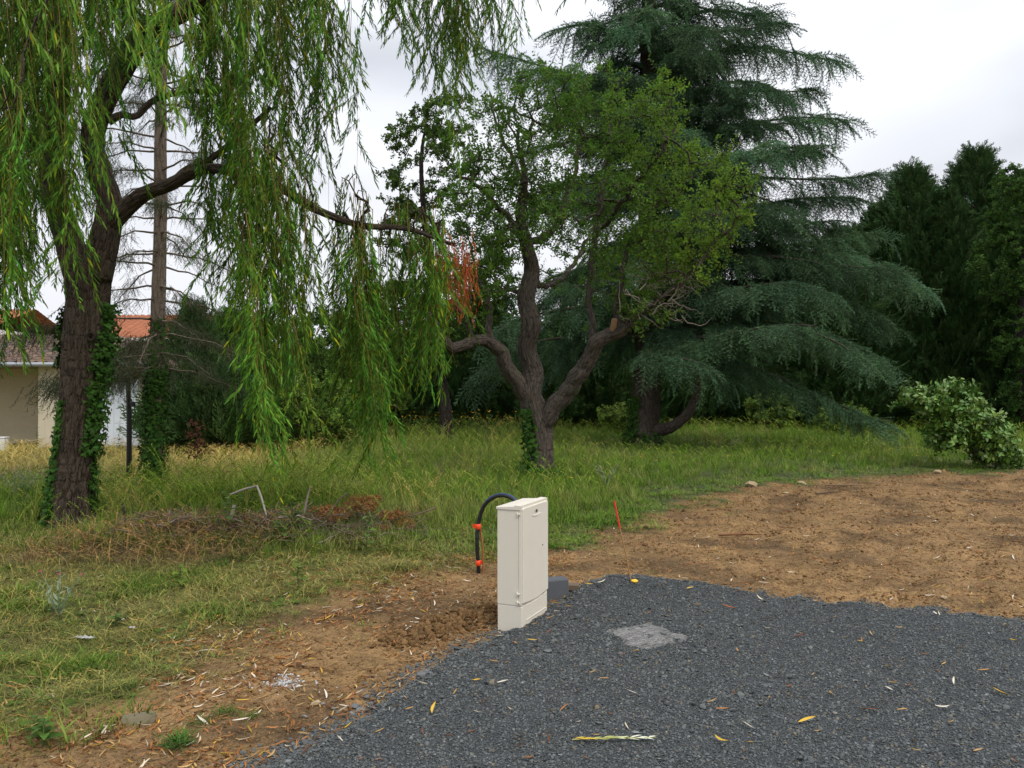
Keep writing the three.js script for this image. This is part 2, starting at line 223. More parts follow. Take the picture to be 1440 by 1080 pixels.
// ------------------------------------------------------------------ grasses
const grassTris = {};
{
  function tuft(seed, n, h0, h1, wid, lean, spread, heads = 0, flat = 0) {
    const g = new GB(), r = rng(seed);
    for (let i = 0; i < n; i++) {
      const a = r() * 6.283, h = r.r(h0, h1), b = V(Math.cos(a) * spread * r(), -0.01, Math.sin(a) * spread * r()), ld = V(Math.cos(a + r.s(0.8)), 0, Math.sin(a + r.s(0.8))), le = r.r(0.25, 1) * lean, k = r.r(0.7, 1.25), col = [k * r.r(0.9, 1.1), k, k * r.r(0.8, 1)];
      const s = V(-ld.z, 0, ld.x).multiplyScalar(wid * r.r(0.7, 1.2) / 2), pt = t => b.clone().addScaledVector(ld, le * h * t * t).add(V(0, h * t * (1 - 0.35 * le * t) * (1 - flat * 0.5), 0));
      const A = pt(0), B = pt(0.5), C = pt(1), q = (P, k2) => g.v(P.x + s.x * k2, P.y, P.z + s.z * k2, 0, 0, col);
      const a0 = q(A, -1), a1 = q(A, 1), b0 = q(B, -0.8), b1 = q(B, 0.8), c = q(C, 0); g.q(a0, a1, b1, b0); g.t(b0, b1, c);
    }
    for (let i = 0; i < heads; i++) { // seed heads on stalks
      const a = r() * 6.283, h = h1 * r.r(1.1, 1.6), ld = V(Math.cos(a), 0, Math.sin(a)), col = [1.5 * r.r(0.85, 1.1), 1.3, 1.0], pt = t => V(0, h * t * (1 - 0.12 * t), 0).addScaledVector(ld, 0.45 * h * t * t * t);
      for (let k = 0; k < 3; k++) { const A = pt(k / 3), B = pt((k + 1) / 3), w = 0.0018; const i0 = g.v(A.x - w, A.y, A.z, 0, 0, col), i1 = g.v(A.x + w, A.y, A.z, 0, 0, col), i2 = g.v(B.x + w, B.y, B.z, 0, 0, col), i3 = g.v(B.x - w, B.y, B.z, 0, 0, col); g.q(i0, i1, i2, i3); }
      for (let k = 0; k < 5; k++) g.slim(pt(0.8 + k * 0.045), V(ld.x + r.s(0.5), 0.6, ld.z + r.s(0.5)), V(r.s(), 0.3, r.s()), 0.035, 0.009, 0.2, col);
    }
    return g.build();
  }
  const lawn = [101, 102, 103].map(s => tuft(s, 15, 0.03, 0.1, 0.0042, 1.0, 0.06)), tall = [111, 112, 113].map(s => tuft(s, 14, 0.14, 0.36, 0.006, 0.8, 0.1, 1)), seedy = [121, 122].map(s => tuft(s, 9, 0.15, 0.4, 0.005, 1.0, 0.12, 4)), straw = [131, 132].map(s => tuft(s, 17, 0.08, 0.32, 0.0036, 1.5, 0.14, 1, 0.5));
  const mid = [141, 142].map(s => tuft(s, 16, 0.06, 0.2, 0.0055, 1.1, 0.09));
  const r = rng(77), L = [[], [], []], T = [[], [], []], S = [[], []], H = [[], []], M = [[], []];
  const gcol = (dry, k) => { const a = [0.112, 0.218, 0.024], b = [0.37, 0.32, 0.135], t = clamp(dry); return [0, 1, 2].map(i => lerp(a[i], b[i], t) * k); };
  const put = (arr, x, z, s, c, sy = 1) => arr.push({ m: new THREE.Matrix4().compose(V(x, ground(x, z), z), new THREE.Quaternion().setFromEuler(new THREE.Euler(r.s(0.12), r() * 6.283, r.s(0.12))), V(s, s * sy, s)), c });
  for (let i = 0; i < 30000; i++) { // close turf on the left
    const d = r.r(2.9, 10.5), x = r() < 0.8 ? r.r(-0.8, 0.05) * d : r.r(-0.1, 0.3) * d, z = -d, m = meadow(x, z);
    if (r() > m.thick * 1.1 || gravelSD(x, z) > -0.05) continue;
    const patch = fbm(x * 1.2 + 3, 6, z * 1.2, 3), dry = m.dry * 0.75 + r.s(0.28) + 1.1 * patch; if (patch > 0.16 && r() < 0.5) continue; put(L[r() * 3 | 0], x, z, r.r(0.6, 1.25) * (patch < -0.1 ? 1.35 : 0.95), gcol(dry + 0.06, r.r(0.42, 1.0)), r.r(0.38, 0.85) * (patch < -0.1 ? 1.3 : 1));
  }
  for (let i = 0; i < 22000; i++) { // flattened straw between it
    const d = r.r(3, 10.5), x = r.r(-0.8, 0.1) * d, z = -d, m = meadow(x, z); if (r() > m.thick * (0.15 + 0.75 * m.dry) || gravelSD(x, z) > -0.05) continue;
    put(H[r() * 2 | 0], x, z, r.r(0.35, 0.75), gcol(0.7 + r.s(0.35), r.r(0.4, 0.9)), 0.36);
  }
  for (let i = 0; i < 52000; i++) { // meadow
    const d = 8.2 + 34 * Math.pow(r(), 1.35), x = r.r(-0.78, 0.78) * d, z = -d, m = meadow(x, z); if (r() > m.thick || m.tall < 0.05 && r() < 0.6) continue;
    if (x < -10.6 && z < -23.2 || seg(x, z, -4.0, -8.9, -1.5, -9.3) < 0.5 && r() < 0.93) continue;
    const dry = m.dry + r.s(0.26) + (r() < 0.12 ? 0.35 : 0), far = lerp(1, 1.5, sstep(12, 35, d)), cedarShade = Math.hypot(x - 3.9, z + 23.8) < 3.5;
    const low = sstep(1.2, 0.2, -dirtSD(x, z) - 0.2), h = lerp(1, 0.4, low) * (x > 2 ? 0.75 : 1) * lerp(1, 0.5, sstep(-4.2, -6, x) * sstep(-12.5, -14.5, z));
    if (d > 9.8 && m.dry > 0.55 && r() < 0.5) put(S[r() * 2 | 0], x, z, r.r(0.7, 1.2) * far, gcol(dry + 0.1, r.r(0.8, 1.15)), h);
    else if (h < 0.75 || d < 9.8 || r() < 0.4) put(M[r() * 2 | 0], x, z, r.r(0.8, 1.5) * far, gcol(dry - 0.05, r.r(0.6, 1.25)), h);
    else put(T[r() * 3 | 0], x, z, r.r(0.55, 1.15) * far * (cedarShade ? 0.7 : 1), gcol(dry, r.r(0.75, 1.15)), h);
  }
  for (let i = 0; i < 6500; i++) { // brown hay on the mound
    const x = r.r(-5.9, -2.3), z = r.r(-7.4, -10.3), m = meadow(x, z); if (r() > m.hay * 1.3 + 0.9 * fbm(x * 1.5, 4, z * 1.5, 3) - 0.05) continue;
    const k = r.r(0.5, 1.1); put(H[r() * 2 | 0], x, z, r.r(0.5, 1.1), (r() < 0.35 ? [0.21, 0.17, 0.115] : [0.26, 0.18, 0.085]).map(v => v * k), r.r(0.2, 0.6));
  }
  for (let i = 0; i < 1100; i++) { const t = r(), x = lerp(-5.2, -2.4, t) + r.s(0.9), z = lerp(-10.2, -11.2, t) + r.s(1.1), n = fbm(x * 1.4, 1, z * 1.4, 3); if (r() > 0.45 + 1.6 * n) continue; put(r() < 0.5 ? S[r() * 2 | 0] : T[r() * 3 | 0], x, z, r.r(0.6, 1.45), gcol(0.2 + r.s(0.4), r.r(0.6, 1.1)), r.r(0.7, 1.1)); }
  for (let i = 0; i < 800; i++) { const x = r.r(-5.2, -1.2), z = r.r(-7.9, -9.7), n = fbm(x * 2.2, 9, z * 2.2, 3); if (n < -0.02) continue; put(r() < 0.4 ? T[r() * 3 | 0] : M[r() * 2 | 0], x, z, r.r(0.5, 1.0), gcol(0.15 + r.s(0.25), r.r(0.6, 1.1)), r.r(0.7, 1.1)); } // green shoots through the heap
  for (let i = 0; i < 260; i++) { const d = 5 + 11 * r(), x = r.r(-0.4, 0.75) * d, z = -d, ds = dirtSD(x, z); if (ds < 0 || ds > 1.6 || gravelSD(x, z) > -0.2 || r() > Math.exp(-ds * 1.6)) continue; put(M[r() * 2 | 0], x, z, r.r(0.4, 0.9), gcol(0.2 + r.s(0.3), r.r(0.7, 1.1)), r.r(0.4, 0.8)); }
  const gm = std([1, 1, 1], 1, { vertexColors: true });
  const gl = { L: 'short green and straw coloured turf beside the drive', T: 'tall green meadow grass with seed heads', S: 'tall pale seeding grass of the meadow', H: 'flattened brown hay and straw on the bank', M: 'leafy green meadow grass' };
  for (const [k, geos, arr] of [['L', lawn, L], ['T', tall, T], ['S', seedy, S], ['H', straw, H], ['M', mid, M]]) arr.forEach((it, i) => tag(inst(k === 'L' ? 'turf_grass' : k === 'H' ? 'hay' : 'meadow_grass', geos[i], gm, it), gl[k], 'grass'));
  // low broad leaves between the grass
  const wg = new GB(), q = rng(5); for (let i = 0; i < 8; i++) { const a = i * 2.4 + q.s(0.3), k = q.r(0.8, 1.2); wg.leaf(V(0, 0.005, 0), V(Math.cos(a), q.r(0.2, 0.9), Math.sin(a)), V(0, 1, 0), q.r(0.05, 0.09), 0.03, 0.4, [k, k, k]); }
  const W = []; for (let i = 0; i < 5200; i++) { const d = 3.2 + 16 * Math.pow(r(), 1.4), x = r.r(-0.75, 0.6) * d, z = -d, m = meadow(x, z); if (m.bare > 0.55 || r() < 0.45 - fbm(x * 0.9, 2, z * 0.9, 3) || gravelSD(x, z) > -0.1) continue; const k = r.r(0.7, 1.2); W.push({ m: new THREE.Matrix4().compose(V(x, ground(x, z), z), new THREE.Quaternion().setFromEuler(new THREE.Euler(r.s(0.2), r() * 6.3, r.s(0.2))), V(1, 1, 1).multiplyScalar(r.r(0.3, 0.75))), c: [0.075 * k, 0.135 * k, 0.022 * k] }); }
  tag(inst('ground_weeds', wg.build(), gm, W), 'low broad leaved weeds among the grass', 'weeds');
}
// ------------------------------------------------------------------ trees
const bark = (rgb, o = {}) => std(rgb, 0.92, { map: barkTex, bumpMap: barkBump, bumpScale: 0.02, ...o });
const ridge = (amp, around, along) => (a, l, r) => { const x = Math.cos(a) * around, z = Math.sin(a) * around, n = Math.abs(N3(x + 9, l * along + 0.6 * N3(x, l, z), z)), m = Math.abs(N3(x * 2.3, l * along * 2.1 + 5, z * 2.3)); return amp * (1.5 * Math.sqrt(Math.min(1, n * 4.5)) + 0.6 * Math.sqrt(Math.min(1, m * 4)) - 1.2) + r * 0.13 * N3(Math.cos(a) * 0.9, l * 0.9, Math.sin(a) * 0.9 + 4); };
function sampleNodes(nodes, path) { path.P.forEach((p, i) => nodes.push({ p: p.clone(), parent: -1, r: path.R[i], c: 0 })); }
// joins every target point to the nearest wood, so that twigs branch off twigs
function grow(nodes, pts, seed, { step = 0.28, bend = 0.16, rise = 0.1, thin = 0.0038, sides = 4, jump = 99, pow = 0.5 } = {}) {
  const r = rng(seed), roots = nodes.length, near = p => { let b = 1e9; for (let i = 0; i < roots; i++) b = Math.min(b, nodes[i].p.distanceToSquared(p)); return b; };
  const order = pts.map(p => [near(p), p]).sort((a, b) => a[0] - b[0]), chains = [];
  for (const [, p] of order) {
    let b = 1e9, k = 0; for (let i = 0; i < nodes.length; i++) { const n = nodes[i].p, dx = n.x - p.x, dy = n.y - p.y, dz = n.z - p.z, q = dx * dx + dy * dy + dz * dz; if (q < b) { b = q; k = i; } }
    const L = Math.sqrt(b); if (L > jump || L < 0.02) continue;
    const n = Math.max(2, Math.ceil(L / step)), a = nodes[k].p, off = r.dir().multiplyScalar(bend * L).add(V(0, rise * L, 0)), chain = [k]; let prev = k;
    for (let j = 1; j <= n; j++) { const t = j / n, q = a.clone().lerp(p, t).addScaledVector(off, 4 * t * (1 - t) * 0.6).add(j < n ? r.dir().multiplyScalar(0.025) : V(0, 0, 0)); nodes.push({ p: q, parent: prev, r: 0, c: 0 }); prev = nodes.length - 1; chain.push(prev); }
    chains.push(chain); for (let i = prev; i >= roots; i = nodes[i].parent) nodes[i].c++;
  }
  const g = new GB();
  for (const ch of chains) {
    const rad = ch.map((i, j) => j === 0 ? Math.min(nodes[i].r || 9, thin * 1.05 * Math.pow(nodes[ch[1]].c, pow)) : i < roots ? nodes[i].r : thin * Math.pow(nodes[i].c, pow) * (j === ch.length - 1 ? 0.6 : 1)); ch.forEach((i, j) => { if (i >= roots) nodes[i].r = thin * Math.pow(nodes[i].c, pow); });
    g.tube(ch.map(i => nodes[i].p), rad, sides, { cap: false, uw: 0.1 });
  }
  return { geo: g.build(), chains };
}
const ell = (r, c, R, shell = 0.35) => { const d = r.dir(), q = Math.pow(r.r(shell, 1), 0.6); return V(c.x + d.x * R[0] * q, c.y + d.y * R[1] * q, c.z + d.z * R[2] * q); };
function sprigGeo(seed, n, len, leafL, leafW, spread = 0.9, tw = 0.002) { // a twig along +y with leaves
  const g = new GB(), r = rng(seed);
  g.tube([V(0, 0, 0), V(0.01, len * 0.5, 0), V(0, len, 0.01)], [tw, tw * 0.8, tw * 0.4], 3, { cap: false, col: [0.5, 0.4, 0.3] });
  for (let i = 0; i < n; i++) { const t = (i + 0.6) / n, a = i * 2.4 + r.s(0.5), k = r.r(0.75, 1.25), d = V(Math.cos(a) * spread, 0.45 + r.s(0.4), Math.sin(a) * spread); g.leaf(V(0, t * len, 0), d, V(r.s(0.7), 1, r.s(0.7)), leafL * r.r(0.7, 1.15), leafW * r.r(0.8, 1.15), r.r(0, 0.35), [k * r.r(0.85, 1.15), k, k * 0.9]); }
  return g.build();
}
function leafOut(items, chains, nodes, r, { per = 2, from = 0.35, s = [0.8, 1.2], tint, out, up = 0.3 }) {
  for (const ch of chains) for (let j = 1; j < ch.length; j++) { if (j / (ch.length - 1) < from && ch.length > 3) continue; const n = nodes[ch[j]]; if (n.r > 0.03) continue;
    for (let k = 0; k < per; k++) { const d = r.dir(); d.y += up; if (out) d.addScaledVector(V().subVectors(n.p, out).normalize(), 0.6); items.push({ m: place(n.p.clone().addScaledVector(r.dir(), 0.05), d, r.dir(), r.r(...s)), c: tint(n.p) }); } }
}

// --- weeping willow
const willowRoot = at(97, 742, 9.76);
const wt = spline([at(97, 752, 9.76), at(99, 715, 9.76), at(105, 640, 9.75), at(113, 560, 9.74), at(121, 480, 9.72), at(124, 425, 9.72), at(124, 372, 9.7)], [0.33, 0.26, 0.225, 0.222, 0.248, 0.215, 0.25], 0.025);
const willow = thing('willow_tree', 'weeping willow with furrowed trunk and hanging curtains of narrow leaves', 'tree', [0, 0, 0]);
{
  const wm = bark([0.092, 0.072, 0.055]), nodes = [], r = rng(301);
  const g = new GB(); g.tube(wt.P, wt.R, 120, { disp: ridge(0.024, 5.2, 2.0), uw: 1.6 }); mesh('trunk', g.build(), wm, willow);
  const K = at(123, 476, 9.46); const kn = new THREE.TorusGeometry(0.045, 0.02, 8, 20); mesh('knot', kn, wm, willow).position.copy(at(128, 473, 9.475)); void K;
  const limbs = [
    [[at(113, 392, 9.7), at(96, 340, 9.72), at(76, 270, 9.75), at(68, 210, 9.8), at(78, 140, 9.8), at(84, 70, 9.8), at(76, -40, 9.9), at(58, -190, 10.1)], [0.17, 0.155, 0.14, 0.13, 0.12, 0.11, 0.095, 0.05]],
    [[at(132, 390, 9.68), at(148, 325, 9.6), at(153, 285, 9.55), at(136, 235, 9.5), at(128, 195, 9.5), at(142, 145, 9.4), at(175, 85, 9.3), at(202, 43, 9.2), at(250, 18, 9.0), at(330, -30, 8.7), at(430, -90, 8.4)], [0.19, 0.155, 0.14, 0.125, 0.12, 0.115, 0.115, 0.1, 0.085, 0.07, 0.04]],
    [[at(155, 312, 9.57), at(172, 296, 9.5), at(200, 273, 9.4), at(240, 258, 9.2), at(262, 246, 9.1), at(300, 236, 8.9), at(350, 250, 8.8), at(400, 267, 8.7), at(430, 287, 8.7), at(500, 315, 8.9), at(575, 322, 9.1), at(640, 345, 9.3)], [0.12, 0.1, 0.082, 0.07, 0.06, 0.05, 0.045, 0.042, 0.04, 0.028, 0.02, 0.01]],
    [[at(238, 260, 9.2), at(262, 238, 9.15), at(290, 226, 9.0), at(330, 195, 8.9), at(380, 150, 8.8)], [0.05, 0.042, 0.036, 0.03, 0.02]],
    [[at(150, 170, 9.45), at(170, 160, 9.5), at(188, 163, 9.6), at(214, 140, 9.7), at(260, 127, 9.8), at(305, 126, 10), at(370, 90, 10.2)], [0.05, 0.04, 0.036, 0.034, 0.03, 0.028, 0.02]],
    [[at(84, 60, 9.8), at(30, 10, 9.3), at(-60, -80, 8.6), at(-140, -110, 7.6)], [0.1, 0.08, 0.06, 0.03]],
    [[at(78, -10, 9.85), at(140, -100, 8.8), at(190, -260, 7.0), at(200, -500, 5.2), at(240, -900, 3.9)], [0.09, 0.08, 0.065, 0.05, 0.02]],
    [[at(210, 38, 9.2), at(330, -40, 10), at(480, -90, 10.6), at(620, -60, 10.8), at(700, -20, 10.9)], [0.08, 0.065, 0.05, 0.035, 0.015]],
    [[at(60, -180, 10.1), at(20, -220, 11.2), at(10, -200, 12.6), at(20, -120, 13.6)], [0.05, 0.045, 0.035, 0.02]],
    [[at(575, 322, 9.1), at(600, 330, 9.1), at(625, 340, 9.15), at(650, 342, 9.2)], [0.014, 0.012, 0.01, 0.006]],
  ];
  for (const [p, R] of limbs) { const s = spline(p, R, 0.06), b = new GB(); b.tube(s.P, s.R, R[0] > 0.1 ? 40 : 16, { disp: ridge(R[0] * 0.09, 3.4, 2.4), uw: 6.28 * R[0] }); mesh('branch', b.build(), wm, willow); sampleNodes(nodes, s); }
  // hanging shoots: [x from, x to, top y, bottom y, nearer, farther, how many, sway, brightness]
  const sets = [
    [-260, -10, -170, 430, 7.5, 11.5, 34, 10, 0.9], [-10, 45, -120, 410, 7.8, 11.5, 36, 8, 0.8], [0, 30, 120, 490, 6.6, 7.4, 5, 8, 1.2], [-30, 60, 150, 500, 8.2, 10.8, 14, 10, 0.85], [40, 100, -120, 290, 8.4, 11.6, 32, 6, 0.8], [60, 105, -40, 395, 7.2, 8.0, 5, 6, 1.1],
    [100, 290, -160, 60, 7.8, 11.5, 52, 12, 0.9], [105, 150, -20, 300, 7.4, 8.6, 5, 14, 1.1], [180, 250, -60, 120, 6.4, 8.0, 9, 18, 1.15],
    [278, 345, -120, 330, 7.6, 9.8, 26, 18, 1], [285, 350, 100, 480, 7.4, 9.2, 16, 26, 1.1], [315, 395, 190, 600, 7.4, 8.8, 17, 26, 1.15], [345, 385, 330, 655, 7.5, 8.4, 14, 22, 1.2], [350, 440, -120, 330, 8.0, 10.4, 24, 14, 0.95], [385, 440, 260, 520, 8.2, 9.6, 10, 10, 1.05],
    [300, 460, -160, 110, 7.2, 9.6, 30, 10, 1.05],
    [440, 495, -90, 250, 8.6, 10.6, 11, 10, 0.95], [440, 520, 275, 570, 8.4, 9.6, 15, 14, 1.1], [482, 520, 310, 660, 8.6, 9.4, 12, 12, 1.15], [525, 560, 330, 560, 8.8, 9.6, 7, 8, 1.15],
    [500, 560, -110, 70, 8.8, 10.8, 16, 8, 1], [560, 660, -110, 105, 9.2, 11, 24, 8, 1.05], [600, 655, -60, 200, 9.4, 10.8, 9, 10, 1.1], [660, 722, -100, 70, 9.8, 11, 10, 10, 1.1],
    [545, 628, 318, 505, 8.9, 9.5, 19, 10, 1.25], [580, 622, 330, 548, 8.9, 9.4, 8, 16, 1.25],
    [700, 800, -220, -40, 9.5, 11, 10, 8, 1], [-300, 300, -300, -60, 10.5, 13.5, 36, 0, 0.85],
  ];
  const leafMat = leafy([0.096, 0.203, 0.026], 0.36), sprays = [0, 1, 2, 3].map(k => { const g2 = new GB(), q = rng(320 + k), L = 0.5; const pt = t => V(0.05 * Math.sin(t * 3 + k), -L * t, 0.05 * Math.cos(t * 2.2 + k)); g2.tube([0, 0.33, 0.66, 1].map(pt), [0.0022, 0.0018, 0.0014, 0.0008], 3, { cap: false, col: [2.2, 1.2, 1.1] }); for (let i = 0; i < 30; i++) { const t = (i + q()) / 30, a = i * 2.4 + q.s(0.6), y = q() < 0.05 ? [2.8, 1.55, 0.7] : (s => [s * q.r(0.8, 1.25), s, s * q.r(0.7, 1.2)])(q.r(0.65, 1.35)); g2.slim(pt(t), V(Math.cos(a) * q.r(0.3, 0.75), -1, Math.sin(a) * q.r(0.3, 0.75)), V(Math.cos(a), 0.5, Math.sin(a)), q.r(0.06, 0.125), q.r(0.011, 0.018), q.r(-0.1, 0.3), y); } return g2.build(); });
  const items = [[], [], [], []], tops = [], ropes = new GB();
  for (const [x0, x1, y0, y1, d0, d1, n0, sway, br] of sets) for (let i = 0, n = Math.round(n0 * (x0 > 270 && x0 < 560 ? (y0 > 80 ? 1.12 : 1.0) : 1.1)), cx = 0, cd = 0; i < n; i++) {
    if (i % 4 === 0) { cx = r.r(x0, x1); cd = r.r(d0, d1); }
    const d = clamp(cd + r.s(0.3), d0, d1), px = clamp(cx + r.s(17), x0, x1), top = at(px, y0 + r.s(45), d), bot = at(px + sway * r.r(0.2, 1.8) + r.s(8), lerp(y0, y1, y1 - y0 > 150 ? 1 - 0.6 * Math.pow(r(), 1.6) : r.r(0.4, 1.15)), d + r.s(0.25));
    if (bot.y < 0.35) bot.y = 0.35 + r() * 0.4; const L = top.distanceTo(bot), m = Math.max(4, Math.round(L / 0.3)), P = [];
    const ph = r() * 6, wob = r.r(0.03, 0.1); for (let k = 0; k <= m; k++) { const t = k / m; P.push(V(lerp(top.x, bot.x, t * t * 0.5 + t * 0.5) + wob * Math.sin(t * 4 + ph), lerp(top.y, bot.y, t), lerp(top.z, bot.z, t) + wob * Math.cos(t * 3.3 + ph))); }
    ropes.tube(P, P.map((_, k) => lerp(0.0048, 0.0014, k / m)), 3, { cap: false }); tops.push(top);
    const tone = br * r.r(0.42, 1.3), yel = r.r(0.75, 1.2);
    const thickness = r.r(0.65, 1.5), bareTo = L > 2 && r() < 0.55 ? r.r(0.1, 0.4) * L : 0; for (let s = 0.02 + bareTo; s < L; s += r.r(0.12, 0.25) * thickness) { const t = s / L * m, k = Math.min(m - 1, t | 0), p = P[k].clone().lerp(P[k + 1], t - k), dir = V(r.s(0.55), 1, r.s(0.55)); items[r() * 4 | 0].push({ m: place(p, dir, r.dir(), r.r(0.6, 1.15)), c: [tone * yel, tone, tone * 0.9] }); }
  }
  const gr = grow(nodes, tops, 333, { step: 0.35, bend: 0.14, rise: 0.2, thin: 0.006 });
  mesh('twigs', gr.geo, wm, willow).userData.kind = 'stuff'; mesh('hanging_stems', ropes.build(), std([0.3, 0.22, 0.06], 0.8), willow).userData.kind = 'stuff';
  items.forEach((it, k) => inst('foliage', sprays[k], leafMat, it, willow));
  // shoots hanging close by, each a part of its own
  const near = [[22, -40, 78, 85, 4.7], [58, -50, 90, 60, 4.9], [100, -60, 128, 50, 5.1], [-25, -40, 20, 120, 4.9], [165, -50, 262, 172, 4.9], [178, -60, 240, 130, 5.2], [150, -40, 200, 80, 4.6], [205, -50, 236, 100, 5.4], [118, 40, 168, 318, 6.2], [300, -50, 330, 60, 5.4], [340, -60, 352, 70, 5.6], [262, -60, 285, 40, 5.2], [360, -40, 386, 110, 5.8], [-60, -40, -20, 180, 5.2]];
  const nm = leafy([0.14, 0.27, 0.035], 0.36);
  for (const [ax, ay, bx, by, d] of near) { const A = at(ax, ay, d), B = at(bx, by, d + r.s(0.15)), b = new GB(), L = A.distanceTo(B), m = 8, pt = t => A.clone().lerp(B, t).add(V(-0.05 * Math.sin(t * 3.1), -0.06 * Math.sin(t * 3.1), 0.03 * Math.sin(t * 5)));
    const up = A.clone().add(V(-0.25, 1.2, 0.25)); b.tube([up, A.clone().add(V(-0.12, 0.5, 0.1)), ...Array.from({ length: m + 1 }, (_, k) => pt(k / m))], [0.005, 0.004, ...Array.from({ length: m + 1 }, (_, k) => 0.003 - 0.002 * k / m)], 5, { cap: false, col: [1.9, 1.0, 0.9] }); const n = Math.round(L / 0.022), T = B.clone().sub(A).normalize();
    for (let i = 0; i < n; i++) { const t = i / n, a = i * 2.4 + r.s(0.5), dir = T.clone().add(V(0, -0.35, 0)).add(V(Math.cos(a) * 0.55, r.s(0.25), Math.sin(a) * 0.55)), k = r.r(0.7, 1.25), yl = r() < 0.06; b.leaf(pt(t), dir, V(Math.cos(a), 0.7, Math.sin(a)), r.r(0.075, 0.12), r.r(0.012, 0.017), r.r(-0.05, 0.3), yl ? [2.6, 1.4, 0.8] : [k, k, k]); }
    mesh('hanging_branch', b.build(), nm, willow); }
  // the scorched brown spray at the end of the long limb
  const bi = [[], []], bst = new GB(); for (let i = 0; i < 24; i++) { const d = r.r(9.0, 9.5), px = r.r(612, 668), A = at(px, r.r(318, 365), d), B = at(px + r.r(-6, 10), r.r(372, 435), d), L = A.distanceTo(B); bst.tube([A, B], [0.003, 0.001], 3, { cap: false }); for (let s = 0; s < L; s += 0.16) { const k = r.r(0.7, 1.3); bi[r() * 2 | 0].push({ m: place(A.clone().lerp(B, s / L), V(r.s(0.3), 1, r.s(0.3)), r.dir(), r.r(0.5, 0.8)), c: [k, k * r.r(0.8, 1.1), k] }); } }
  const dg = [0, 1].map(k => { const g2 = new GB(), q = rng(350 + k); for (let i = 0; i < 13; i++) { const t = i / 13, a = i * 2.4; g2.slim(V(0.02 * Math.sin(i), -0.42 * t, 0), V(Math.cos(a) * 0.5, -1, Math.sin(a) * 0.5), V(Math.cos(a), 0.6, Math.sin(a)), q.r(0.06, 0.1), 0.013, q.r(0.1, 0.5), [q.r(0.7, 1.3), q.r(0.7, 1.2), 1]); } return g2.build(); });
  mesh('dead_stems', bst.build(), std([0.2, 0.08, 0.04], 0.9), willow).userData.kind = 'stuff'; const dm = leafy([0.4, 0.11, 0.03], 0.25); bi.forEach((it, k) => { const o = inst('dead_foliage', dg[k], dm, it, willow); o.userData.label = 'withered rust brown leaves'; });
}

// --- ivy on a trunk
const ivyLeaf = (() => { const g = new GB(), P = [[0, 0], [0.5, -0.12], [0.62, 0.3], [0.3, 0.45], [0, 1], [-0.3, 0.45], [-0.62, 0.3], [-0.5, -0.12]], c = g.v(0, 0.3, 0.1), ids = P.map(p => g.v(p[0], p[1], 0)); ids.forEach((a, i) => g.t(c, a, ids[(i + 1) % ids.length])); return g.build(); })();
function ivy(path, label, seed, areas, size, group) { // areas: [from height t, to t, angle centre, half width, count, lift]
  const r = rng(seed), root = path.P[0], o = thing('ivy_plant', label, 'ivy', [root.x, Math.max(0, ground(root.x, root.z)), root.z], 0, group), items = [], vines = new GB();
  for (const [t0, t1, a0, aw, n, lift] of areas) { for (let i = 0; i < n; i++) {
    const t = r.r(t0, t1), a = a0 + aw * (r() + r() - 1) * 1.0, f = t * (path.P.length - 1), k = Math.min(path.P.length - 2, f | 0), c = path.P[k].clone().lerp(path.P[k + 1], f - k), R = lerp(path.R[k], path.R[k + 1], f - k), n3 = V(Math.sin(a), 0, Math.cos(a));
    const p = c.addScaledVector(n3, R * 1.04 + lift * Math.pow(r(), 1.6)).sub(o.position), kk = r.r(0.65, 1.3);
    items.push({ m: place(p, V(r.s(0.7), -1 + r.s(0.7), r.s(0.7)), n3.clone().add(V(r.s(0.6), 0.5 + r.s(0.4), r.s(0.6))), size * r.r(0.55, 1.15)), c: [kk * r.r(0.8, 1.2), kk, kk * 0.9] }); }
    for (let v = 0; v < 3; v++) { const a = a0 + r.s(aw * 0.6), P = []; for (let j = 0; j <= 8; j++) { const f = lerp(t0, t1, j / 8) * (path.P.length - 1), k = Math.min(path.P.length - 2, f | 0), c = path.P[k].clone(); P.push(c.addScaledVector(V(Math.sin(a + 0.25 * Math.sin(j + v)), 0, Math.cos(a + 0.25 * Math.sin(j + v))), path.R[k] * 1.06).sub(o.position)); } vines.tube(P, P.map(() => 0.008), 4, { cap: false }); } }
  mesh('stem', vines.build(), std([0.1, 0.07, 0.05], 0.9), o).userData.kind = 'stuff'; inst('leaves', ivyLeaf, ivyMat, items, o); return o;
}
const ivyMat = std([0.036, 0.095, 0.014], 0.72);
ivy(wt, 'ivy climbing the furrowed trunk of the weeping willow', 61, [[0.0, 0.5, -0.45, 0.28, 620, 0.06], [0.3, 0.75, 1.35, 0.7, 1100, 0.13], [0.1, 0.35, 1.6, 0.4, 200, 0.06], [0.62, 0.85, -1.5, 0.4, 300, 0.1], [0.66, 0.86, 1.5, 0.5, 420, 0.14], [0.0, 0.25, -1.5, 0.4, 160, 0.06]], 0.056);

